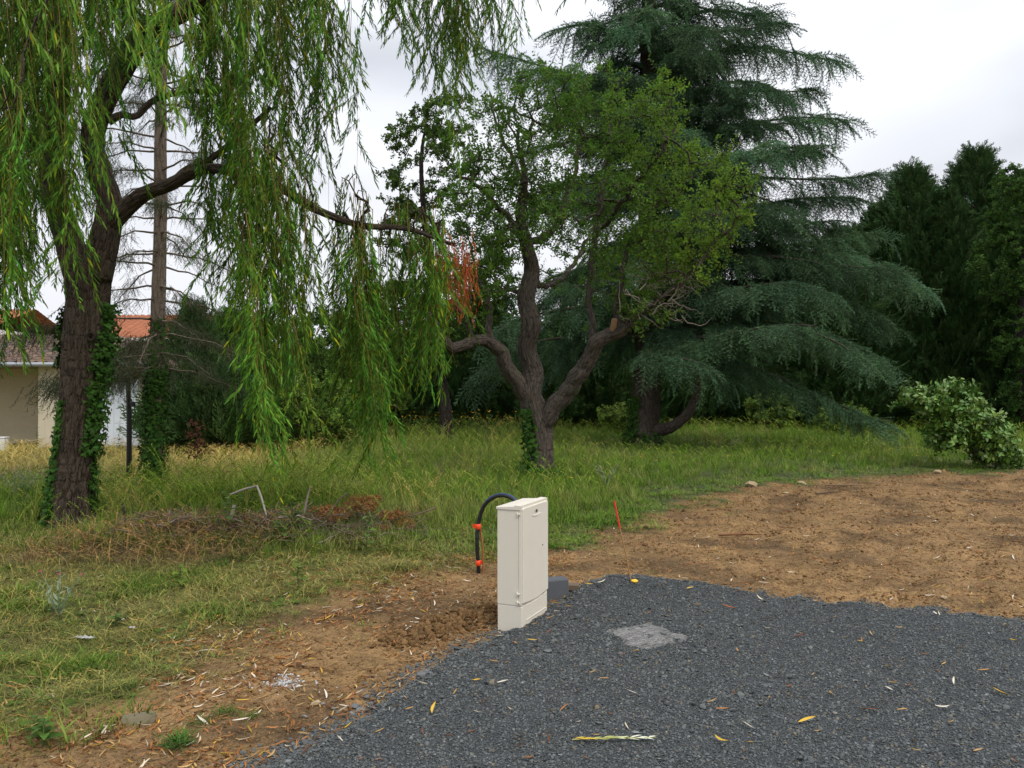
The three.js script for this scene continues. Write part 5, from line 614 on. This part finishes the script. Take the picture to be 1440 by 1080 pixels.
// ------------------------------------------------------------------ brush pile
{
  const c = at(400, 745, 9.3), o = thing('brush_pile', 'heap of cut grey branches and withered sprays on the bank', 'brush pile', [c.x, 0, c.z]), r = rng(801), mats = [std([0.24, 0.2, 0.16], 0.95), std([0.15, 0.11, 0.085], 0.95), std([0.36, 0.32, 0.27], 0.95)];
  const sticks = [0, 1, 2, 3, 4, 5, 6].map(k => { const q = rng(810 + k), P = [V(-0.5, 0, 0)], g = new GB(); for (let i = 1; i < 7; i++) P.push(P[i - 1].clone().add(V(1 / 6, q.s(0.045), q.s(0.07)))); g.tube(P, P.map((_, i) => 0.012 - 0.0014 * i), 5); const B = [P[3], P[3].clone().add(V(0.14, q.s(0.08), 0.12)), P[3].clone().add(V(0.3, q.s(0.12), 0.2))]; g.tube(B, [0.006, 0.004, 0.002], 4); return g.build(); });
  const lie = (x, z, up) => V(x - c.x, ground(x, z) + up, z - c.z);
  for (let i = 0; i < 130; i++) { const t = r(), x = lerp(-4.1, -1.5, t) + r.s(0.3), z = lerp(-8.6, -9.5, r()) + r.s(0.25), s = mesh('stick', sticks[r() * 7 | 0], mats[r() < 0.62 ? 1 : r() < 0.85 ? 0 : 2], o); s.position.copy(lie(x, z, r() * 0.14)); s.rotation.set(r.s(0.5), r() * 6.28, r.s(0.32)); s.scale.setScalar(r.r(0.35, 0.85)); }
  { const g = new GB(), A = lie(at(325, 722, 9.4).x, -9.4, 0.36), P = [A, lie(at(345, 722, 9.4).x, -9.4, 0.42), lie(at(362, 718, 9.4).x, -9.4, 0.45), lie(at(372, 730, 9.3).x, -9.2, 0.3), lie(at(385, 745, 9.2).x, -9.0, 0.05)]; g.tube(P, [0.014, 0.014, 0.013, 0.012, 0.012], 7); mesh('stick', g.build(), mats[2], o); const h = new GB(); h.tube([lie(at(334, 752, 9.2).x, -8.9, -0.02), lie(at(341, 735, 9.2).x, -8.95, 0.24)], [0.022, 0.02], 9); mesh('stick', h.build(), mats[2], o); const k = new GB(); k.tube([lie(at(400, 750, 9.1).x, -8.9, 0.12), lie(at(425, 745, 9.1).x, -8.95, 0.13), lie(at(445, 748, 9.1).x, -8.9, 0.1)], [0.012, 0.012, 0.008], 7); mesh('stick', k.build(), mats[2], o); const w = new GB(); w.tube([lie(at(430, 735, 9.3).x, -9.2, 0.05), lie(at(434, 715, 9.3).x, -9.25, 0.28), lie(at(437, 703, 9.3).x, -9.3, 0.42)], [0.016, 0.013, 0.006], 7); mesh('stick', w.build(), mats[0], o); }
  const tw = new GB(); for (let i = 0; i < 620; i++) { const t = r(), x = lerp(-4.3, -1.2, t) + r.s(0.3), z = lerp(-8.45, -9.6, r()) + r.s(0.25), A = lie(x, z, r() * 0.16), a = r() * 6.28, L = r.r(0.12, 0.42); tw.tube([A, A.clone().add(V(Math.cos(a) * L * 0.5, r.s(0.07), Math.sin(a) * L * 0.5)), A.clone().add(V(Math.cos(a + 0.3) * L, r.s(0.1), Math.sin(a + 0.3) * L))], [0.004, 0.003, 0.0015], 3, { cap: false }); } mesh('fine_twigs', tw.build(), mats[1], o).userData.kind = 'stuff';
  const sg = [0, 1, 2].map(k => { const g = new GB(), q = rng(830 + k); for (let i = 0; i < 150; i++) { const p = V(q.s(0.16), q.r(0, 0.14), q.s(0.12)); for (let j = 0; j < 2; j++) { const s = q.r(0.6, 1.3); g.slim(p, q.dir().add(V(0, 0.4, 0)), q.dir(), q.r(0.03, 0.08), 0.012, 0.2, [s, s * q.r(0.85, 1.1), s]); } } return g.build(); });
  const dm = std([0.25, 0.125, 0.045], 0.9, { vertexColors: true }); for (const [px, py, s] of [[455, 742, 0.9], [470, 748, 0.8], [482, 740, 0.7], [505, 722, 0.9], [520, 718, 0.9], [515, 732, 0.8], [495, 730, 0.7], [548, 740, 0.8], [565, 735, 0.7], [572, 745, 0.6], [540, 752, 0.5], [465, 735, 0.6]]) { const d = 9.0 + (750 - py) * 0.02, p = at(px, py, d), q = mesh('withered_spray', sg[r() * 3 | 0], dm, o); q.position.copy(lie(p.x, p.z, 0.02 + (750 - py) * 0.004)); q.rotation.y = r() * 6; q.scale.setScalar(s); q.userData.label = 'rust brown withered spray'; }
  const rd = at(177, 741, 9.2), bs = mesh('black_stake', (() => { const g = new GB(); g.tube([V(0.02, -0.1, 0), V(0, 0.1, 0), V(-0.03, 0.3, 0)], [0.016, 0.015, 0.013], 8); return g.build(); })(), std([0.015, 0.015, 0.015], 0.6)); bs.position.set(rd.x, ground(rd.x, rd.z), rd.z); tag(bs, 'short black stake poking out of the brown hay', 'stake');
}
// ------------------------------------------------------------------ single plants
{
  const r = rng(901), leafGeo = [[0.12, 0.05], [0.1, 0.06]].map(([l, w]) => { const g = new GB(); g.leaf(V(0, 0, 0), V(0, 1, 0), V(0, 0, 1), l, w, 0.35, null, 0.3); return g.build(); }), plain = c => { const m = leafy(c, 0.28); m.vertexColors = false; return m; };
  const stemM = std([0.1, 0.14, 0.05], 0.8);
  function sapling(px, py, d, h, n, s, rgb, lb, k = 0, lean = 0) { const p = at(px, py, d), o = thing('leafy_weed', lb, 'weed', [p.x, ground(p.x, p.z), p.z]), m = plain([rgb[0] * 1.4, rgb[1], rgb[2] * 0.8]), m2 = plain([rgb[0] * 2, rgb[1] * 1.45, rgb[2]]), g = new GB(); g.tube([V(0, -0.02, 0), V(lean * 0.4, h * 0.5, 0.01), V(lean, h, 0)], [0.006, 0.005, 0.002], 5); mesh('stem', g.build(), stemM, o); for (let i = 0; i < n; i++) { const t = 0.2 + 0.8 * i / n, a = i * 2.4 + r.s(0.4), l = mesh('leaf', leafGeo[k], r() < 0.35 ? m2 : m, o); l.matrix.copy(place(V(lean * t, h * t, 0), V(Math.cos(a), r.r(0.1, 0.7), Math.sin(a)), V(r.s(0.3), 1, r.s(0.3)), s * 1.35 * r.r(0.7, 1.2) * lerp(1.1, 0.6, t))); l.matrix.decompose(l.position, l.quaternion, l.scale); } return o; }
  sapling(318, 770, 8.7, 0.52, 16, 1.2, [0.06, 0.15, 0.03], 'upright leafy weed growing out of the middle of the brush pile', 0, 0.02);
  sapling(412, 768, 8.8, 0.34, 14, 1.3, [0.035, 0.1, 0.025], 'dark broad leaved weed beside the pale sticks of the brush pile');
  sapling(398, 772, 8.5, 0.22, 10, 1.2, [0.05, 0.13, 0.03], 'low leafy weed in front of the dark broad leaved one', 1);
  sapling(515, 790, 8.0, 0.42, 15, 0.95, [0.06, 0.16, 0.03], 'bright weed standing before the rust brown withered sprays', 1, 0.03);
  sapling(420, 838, 6.6, 0.28, 14, 0.8, [0.08, 0.17, 0.03], 'young green weed on the turf nearest the bare soil', 1);
  sapling(255, 832, 6.7, 0.24, 12, 0.75, [0.08, 0.17, 0.03], 'small yellow green weed in the turf below the brown hay', 1);
  sapling(345, 690, 10.4, 0.4, 14, 1.5, [0.045, 0.12, 0.03], 'broad leaved weed under the tip of the willow curtain', 0, 0.1);
  sapling(65, 1045, 3.76, 0.13, 12, 0.62, [0.04, 0.12, 0.025], 'small green weed on the bare soil away from the drive', 1);
  sapling(52, 1040, 3.85, 0.1, 9, 0.55, [0.05, 0.13, 0.025], 'low weed touching the small green one on bare soil', 1);
  sapling(165, 880, 5.6, 0.1, 9, 0.7, [0.045, 0.12, 0.03], 'low green rosette in the dry turf', 1);
  sapling(75, 655, 15.5, 0.6, 14, 1.1, [0.07, 0.13, 0.05], 'grey green weed in the straw behind the willow trunk');
  sapling(168, 640, 20.5, 0.9, 24, 1.0, [0.12, 0.17, 0.1], 'pale shrubby weed in front of the white garage door');
  sapling(52, 632, 22, 0.7, 20, 1.0, [0.1, 0.16, 0.06], 'green weed against the beige house wall');
  // red leaved sapling
  { const p = at(275, 655, 16), o = thing('red_sapling', 'slim sapling with dark red leaves in the straw meadow', 'sapling', [p.x, 0, p.z]), g = new GB(); g.tube([V(0, -0.05, 0), V(0.05, 0.5, 0), V(0, 1.05, 0)], [0.012, 0.01, 0.004], 6); mesh('stem', g.build(), std([0.1, 0.05, 0.04], 0.9), o); const f = new GB(); for (let i = 0; i < 190; i++) { const t = r.r(0.25, 1), k = r.r(0.6, 1.4); f.leaf(V(r.s(0.16), 1.05 * t, r.s(0.14)), r.dir(), r.dir(), r.r(0.05, 0.1), 0.035, 0.2, [k, k * r.r(0.7, 1.6), k]); } mesh('foliage', f.build(), leafy([0.12, 0.045, 0.03], 0.25), o); }
  // rose campions: silver stems with crimson flowers
  function campion(px, py, d, h, lb, n, fl) { const p = at(px, py, d), o = thing('campion_plant', lb, 'flower', [p.x, ground(p.x, p.z), p.z]), g = new GB(), sm = plain([0.26, 0.32, 0.2]); const tips = []; for (let i = 0; i < n; i++) { const a = i * 2.4 + 1, e = V(Math.cos(a) * h * 0.45, h * r.r(0.7, 1), Math.sin(a) * h * 0.45); g.tube([V(0, 0, 0), e.clone().multiplyScalar(0.5).add(V(0.01, 0.03, 0)), e], [0.004, 0.003, 0.002], 4, { cap: false }); tips.push(e); for (let j = 0; j < 7; j++) g.leaf(e.clone().multiplyScalar(j / 8), V(r.s(), 0.5 + r(), r.s()), V(r.s(0.3), 1, r.s(0.3)), r.r(0.04, 0.09), 0.02, 0.3); } mesh('stems', g.build(), sm, o); const cm = std([0.3, 0.006, 0.08], 0.6); tips.slice(0, fl).forEach(t => { const q = new GB(); for (let k = 0; k < 5; k++) { const a = k * 1.2566; q.leaf(V(0, 0, 0), V(Math.cos(a), 0.25, Math.sin(a)), V(0, 1, 0), 0.011, 0.011, 0.1); } const m = mesh('flower', q.build(), cm, o); m.position.copy(t); m.rotation.x = 0.5; }); }
  campion(82, 868, 5.85, 0.34, 'silvery campion with crimson flowers in the dry turf', 6, 3); campion(853, 672, 13.6, 0.5, 'silvery campion with crimson flowers right of the fruit tree', 12, 5);
  campion(40, 690, 13, 0.5, 'crimson flowered campion in the straw left of the willow trunk', 9, 5); campion(20, 700, 12.4, 0.5, 'campion with crimson flowers standing furthest from the willow trunk', 9, 6);
  // foreground tufts
  function clump(px, py, n, L, w, rgb, lb) { const d = EYE * F / (py - HZ), p = at(px, py, d), o = thing('grass_clump', lb, 'grass clump', [p.x, ground(p.x, p.z), p.z]), g = new GB(); for (let i = 0; i < n; i++) { const a = r() * 6.28, k = r.r(0.7, 1.3); g.slim(V(r.s(0.045), 0, r.s(0.04)), V(Math.cos(a) * r.r(0.3, 1.1), r.r(0.4, 1), Math.sin(a) * r.r(0.3, 1.1)), V(0, 1, 0), L * r.r(0.5, 1.1), w, r.r(0.2, 0.6), [k, k, k]); } mesh('blades', g.build(), leafy([rgb[0] * 1.35, rgb[1], rgb[2] * 0.8], 0.28), o); }
  clump(252, 1040, 120, 0.11, 0.006, [0.05, 0.15, 0.03], 'dense dark green grass clump on the soil near the gravel'); clump(318, 1000, 60, 0.08, 0.005, [0.06, 0.14, 0.03], 'loose grass clump just above the dense dark one'); clump(350, 1002, 45, 0.07, 0.005, [0.08, 0.15, 0.035], 'thin grass clump nearest the gravel edge'); clump(282, 1012, 50, 0.08, 0.005, [0.07, 0.14, 0.035], 'grass clump between the dense one and the loose one'); clump(180, 968, 70, 0.09, 0.005, [0.065, 0.14, 0.035], 'fresh green grass clump beside the flat olive stone'); clump(130, 975, 60, 0.09, 0.005, [0.07, 0.14, 0.035], 'fresh grass clump farther from the flat olive stone'); clump(60, 960, 50, 0.08, 0.005, [0.08, 0.14, 0.04], 'yellowing grass clump in the dry turf');
  // yellow flowers by the hedge, dandelions in the lawn
  const fg = new GB(); fg.tube([V(0, 0, 0), V(0.03, 0.4, 0), V(0, 0.75, 0.02)], [0.005, 0.004, 0.003], 3, { cap: false, col: [0.08, 0.14, 0.03] }); for (let k = 0; k < 8; k++) { const a = k * 0.785; fg.leaf(V(0, 0.75, 0.02), V(Math.cos(a), 0.3, Math.sin(a)), V(0, 1, 0), 0.036, 0.03, 0.1, [0.7, 0.4, 0.015]); } for (let k = 0; k < 7; k++) fg.slim(V(0, 0.1 * k, 0), V(Math.cos(k * 2.4), 0.7, Math.sin(k * 2.4)), V(0, 1, 0), 0.16, 0.03, 0.3, [0.07, 0.14, 0.03]);
  const fi = []; for (let i = 0; i < 150; i++) { const d = r.r(27.5, 31), px = 560 + 190 * Math.pow(r(), 0.9), p = at(px, 0, d); fi.push({ m: new THREE.Matrix4().compose(V(p.x, ground(p.x, p.z), p.z), new THREE.Quaternion().setFromEuler(new THREE.Euler(r.s(0.25), r() * 6, r.s(0.25))), V(1, 1, 1).multiplyScalar(r.r(0.7, 1.25))), c: [1, r.r(0.85, 1.1), 1] }); }
  tag(inst('yellow_flowers', fg.build(), leafy([1, 1, 1], 0.2), fi), 'band of yellow flowers in front of the dark hedge', 'flowers');
  const dg = new GB(); dg.tube([V(0, 0, 0), V(0.01, 0.26, 0)], [0.002, 0.0015], 3, { cap: false, col: [0.1, 0.16, 0.04] }); for (let k = 0; k < 9; k++) { const a = k * 0.698; dg.leaf(V(0.01, 0.26, 0), V(Math.cos(a), 0.4, Math.sin(a)), V(0, 1, 0), 0.026, 0.018, 0.1, [0.8, 0.5, 0.01]); } const dGeo = dg.build(), dM = leafy([1, 1, 1], 0.2);
  for (const [px, py, d] of [[805, 700, 12.3], [903, 636, 17.5], [922, 660, 15.5], [1172, 648, 16.5], [1180, 640, 17], [1165, 628, 18.5], [1140, 625, 19], [1282, 622, 18], [1252, 620, 18.2], [1229, 637, 17], [1024, 640, 17], [1005, 598, 22], [870, 640, 17], [900, 645, 16.5], [945, 632, 18], [765, 605, 21], [1290, 640, 16.6]]) { const p = at(px, py, d), o = mesh('yellow_daisy', dGeo, dM); o.position.set(p.x, ground(p.x, p.z), p.z); o.rotation.y = r() * 6; o.scale.setScalar(r.r(0.9, 1.5)); tag(o, 'small yellow daisy in the meadow grass', 'flower', 'yellow daisies dotted through the meadow'); }
}
// ------------------------------------------------------------------ fallen leaves and litter
{
  const r = rng(951), geos = [0, 1, 2, 3].map(k => { const g = new GB(), q = rng(960 + k), L = 0.085, w = 0.013, n = 6, rows = []; for (let i = 0; i <= n; i++) { const t = i / n, ww = w * Math.pow(Math.sin(Math.PI * clamp(0.04 + t * 0.94)), 0.8), b = 0.012 * Math.sin(t * 3 + k) + q.s(0.0008), side = 0.012 * Math.sin(t * 2.2 + k * 2), h = 0.003 + [0.02, 0.008, 0.014, 0.004][k] * t * t; rows.push([g.v((t - 0.5) * L, h + 0.004, side - ww / 2 + b * 0.2), g.v((t - 0.5) * L, h, side + b * 0.2), g.v((t - 0.5) * L, h + 0.004 * (k % 2 ? 1.6 : 0.4), side + ww / 2 + b * 0.2)]); } for (let i = 0; i < n; i++) { g.q(rows[i][0], rows[i][1], rows[i + 1][1], rows[i + 1][0]); g.q(rows[i][1], rows[i][2], rows[i + 1][2], rows[i + 1][1]); } return g.build(); });
  const kinds = [['yellow', [0.55, 0.36, 0.05]], ['pale', [0.62, 0.56, 0.46]], ['tan', [0.4, 0.24, 0.09]], ['rust', [0.3, 0.1, 0.035]]], mats = kinds.map(k => std(k[1], 0.7));
  const named = [[612, 1010, 0, 1.3], [490, 1018, 0, 1], [577, 1008, 2, 0.9], [745, 989, 1, 1.0], [707, 972, 1, 0.9], [748, 910, 0, 1], [726, 912, 2, 0.8], [888, 990, 1, 1.1], [850, 968, 2, 0.8], [832, 959, 2, 0.7], [870, 949, 0, 0.7], [827, 960, 1, 0.7], [893, 925, 0, 0.9], [875, 930, 3, 0.7], [1245, 949, 0, 1.1], [1248, 983, 1, 0.9], [1168, 989, 2, 1.3], [1225, 1015, 3, 1.4], [1268, 1013, 2, 1], [1134, 1029, 0, 1.4], [1050, 1035, 1, 1.1], [1014, 1054, 0, 1.2], [1340, 971, 1, 1], [1404, 987, 0, 1.3], [1382, 956, 2, 1], [1322, 1008, 1, 0.9], [1312, 872, 1, 1], [1423, 911, 0, 1], [1123, 902, 3, 1.2], [1078, 894, 1, 1.2], [1262, 893, 2, 0.7], [1208, 912, 0, 0.6], [1024, 864, 3, 1.2], [1078, 995, 2, 0.8], [970, 839, 0, 1.1], [845, 830, 1, 1], [828, 830, 0, 0.9], [1035, 925, 2, 0.8], [800, 862, 2, 1.1], [775, 876, 2, 1], [783, 868, 1, 0.9], [1374, 1072, 2, 0.8], [1284, 1069, 0, 0.8], [1075, 880, 3, 0.8], [980, 860, 2, 0.7], [980, 890, 0, 0.7], [940, 870, 2, 0.6], [640, 985, 2, 0.8], [1000, 998, 2, 0.7], [660, 1035, 2, 0.7], [1140, 960, 2, 0.7], [760, 1050, 2, 0.8]];
  for (const [px, py, k, s] of named) { const d = EYE * F / (py - HZ), p = at(px, py, d), o = mesh('fallen_leaf', geos[r() * 4 | 0], mats[k]); o.position.set(p.x, surf(p.x, p.z) + 0.012, p.z); o.rotation.set(r.s(0.2), r() * 6.28, r.s(0.25)); o.scale.setScalar(s * 0.85); tag(o, `narrow ${kinds[k][0]} fallen leaf lying on the dark gravel`, 'fallen leaf', `${kinds[k][0]} leaves lying on the gravel`); }
  const dirtLeaf = 'narrow pale fallen leaf lying on the brown earth'; for (let i = 0; i < 150; i++) { const d = 4 + 9 * Math.pow(r(), 1.2), x = r.r(-0.45, 0.7) * d, z = -d; if (dirtSD(x, z) < 0 || gravelSD(x, z) > -0.05) continue; const o = mesh('fallen_leaf', geos[r() * 4 | 0], mats[1]); o.position.set(x, ground(x, z) + 0.008, z); o.rotation.set(r.s(0.25), r() * 6.28, r.s(0.3)); o.scale.setScalar(r.r(0.6, 1.1)); tag(o, dirtLeaf, 'fallen leaf', 'pale leaves lying on the earth'); }
  const L = [[], [], [], []]; for (let i = 0; i < 60000; i++) {
    const strip = i % 3 === 0, d = strip ? r.r(3, 9) : 2.9 + 14 * Math.pow(r(), 1.5), x = strip ? r.r(-2.8, 0.6) : r.r(-0.75, 0.75) * d, z = -d, ds = dirtSD(x, z), gs = gravelSD(x, z); let w = ds > 0 ? 0.45 + 0.5 * sstep(0.9, 0, ds) : 0.75 * Math.exp(ds / 0.7) + 0.1 * (x < 0 && d < 9 ? 1 : 0); w *= clamp(0.45 + 2.2 * fbm(x * 1.6, 3, z * 1.6, 3)); if (gs > -0.02) w = 0.009 + 0.3 * Math.exp(-gs / 0.08); if (r() > w) continue;
    const k = r.r(0.5, 1.2), q = r(), c = q < 0.45 ? [0.36, 0.15, 0.05] : q < 0.68 ? [0.42, 0.27, 0.11] : q < 0.8 ? [0.2, 0.085, 0.04] : q < 0.93 ? [0.55, 0.48, 0.36] : [0.5, 0.32, 0.05]; L[r() * 4 | 0].push({ m: new THREE.Matrix4().compose(V(x, surf(x, z) + 0.006, z), new THREE.Quaternion().setFromEuler(new THREE.Euler(r.s(0.4), r() * 6.28, r.s(0.4))), V(1, 1, 1).multiplyScalar(r.r(0.25, 0.8))), c: c.map(v => v * k) }); }
  const lm = std([1, 1, 1], 0.8); L.forEach((it, k) => tag(inst('leaf_litter', geos[k], lm, it), 'dry brown leaf litter scattered over earth and turf', 'leaf litter'));
  // straws and twigs
  const tg = new GB(); tg.tube([V(-0.5, 0.004, 0), V(0, 0.02, 0.04), V(0.5, 0.006, 0)], [0.012, 0.01, 0.006], 4); const tGeo = tg.build(), T = []; for (let i = 0; i < 2600; i++) { const d = 3 + 13 * Math.pow(r(), 1.3), x = r.r(-0.72, 0.75) * d, z = -d; if (dirtSD(x, z) < -0.5 && r() < 0.6 || gravelSD(x, z) > 0) continue; const k = r.r(0.5, 1.3), s = r.r(0.04, 0.16); T.push({ m: new THREE.Matrix4().compose(V(x, ground(x, z) + 0.004, z), new THREE.Quaternion().setFromEuler(new THREE.Euler(0, r() * 6.28, r.s(0.1))), V(s, 0.2, 0.2)), c: r() < 0.6 ? [0.3 * k, 0.2 * k, 0.09 * k] : [0.12 * k, 0.08 * k, 0.05 * k] }); } tag(inst('straw_litter', tGeo, std([1, 1, 1], 0.9), T), 'bits of straw and twig on the bare earth', 'litter');
  const named2 = [[435, 935, 0.34, -0.25, 'long thin brown twig lying on the soil strip'], [290, 912, 0.13, 0.5, 'pale broken stick by the dead leaves on the soil strip'], [285, 922, 0.12, 0.3, 'dark short stick by the dead leaves on the soil strip'], [1040, 752, 0.5, 0.1, 'rusty brown stick lying on the bare field'], [1185, 684, 0.6, -0.1, 'thin twig lying across the edge of the field'], [1165, 695, 0.6, 0.5, 'dark twig lying below the ochre rocks of the field']];
  named2.forEach(([px, py, L2, a, lb], i) => { const d = EYE * F / (py - HZ), p = at(px, py, d), g = new GB(), R = L2 * 0.018 + 0.002; g.tube([V(-L2 / 2, R, 0), V(-L2 * 0.15, R + 0.008, L2 * 0.05), V(L2 * 0.2, R + 0.005, -L2 * 0.02), V(L2 / 2, R, L2 * 0.06)], [R, R * 0.95, R * 0.8, R * 0.5], 7); const o = mesh('twig', g.build(), std([[0.2, 0.11, 0.05], [0.5, 0.44, 0.36], [0.05, 0.04, 0.035], [0.16, 0.07, 0.035], [0.2, 0.14, 0.09], [0.08, 0.06, 0.045]][i], 0.9)); o.position.set(p.x, ground(p.x, p.z), p.z); o.rotation.y = a; tag(o, lb, 'twig'); });
  { const p = at(865, 1055, 3.68), o = thing('fallen_sprig', 'long fallen willow sprig lying on the gravel', 'sprig', [p.x, surf(p.x, p.z) + 0.015, p.z], 0.04), g = new GB(); g.tube([V(-0.2, 0, 0), V(0, 0.006, 0.006), V(0.19, 0.004, 0)], [0.0022, 0.0018, 0.001], 5); mesh('stem', g.build(), std([0.42, 0.36, 0.1], 0.7), o); const ms = [[0.5, 0.36, 0.04], [0.36, 0.4, 0.12], [0.48, 0.52, 0.3], [0.62, 0.65, 0.52]].map(c => std(c, 0.7)); for (let i = 0; i < 17; i++) { const t = i / 17, q = new GB(); q.leaf(V(-0.19 + 0.36 * t, 0.004, 0), V(1, r.r(0, 0.25), (i % 2 ? 1 : -1) * r.r(0.12, 0.4)), V(0, 1, 0), r.r(0.045, 0.075), 0.0125, 0.1); mesh('leaf', q.build(), ms[t < 0.2 ? 0 : t < 0.45 ? 1 : t < 0.7 ? 2 : 3], o); } }
  for (const [px, py, w, h, lb] of [[120, 899, 0.13, 0.03, 'crumpled white wrapper lying in the dry turf'], [187, 887, 0.05, 0.02, 'small scrap of white paper in the dry turf'], [172, 876, 0.04, 0.02, 'tiny white scrap beyond the paper scrap']]) { const d = EYE * F / (py - HZ), p = at(px, py, d), g = new THREE.PlaneGeometry(w, h * 1.4, 12, 5); g.rotateX(-Math.PI / 2); const a = g.attributes.position; for (let i = 0; i < a.count; i++) { const x = a.getX(i), z = a.getZ(i); a.setY(i, 0.01 + 0.01 * N3(x * 60, 2, z * 80) + 0.005 * N3(x * 150, 4, z * 150)); } g.computeVertexNormals(); const o = mesh('litter_scrap', g, std([0.42, 0.42, 0.43], 0.6)); o.position.set(p.x, ground(p.x, p.z) + 0.02, p.z); o.rotation.y = -0.2; tag(o, lb, 'litter'); }
}
renderer.render(scene, camera);
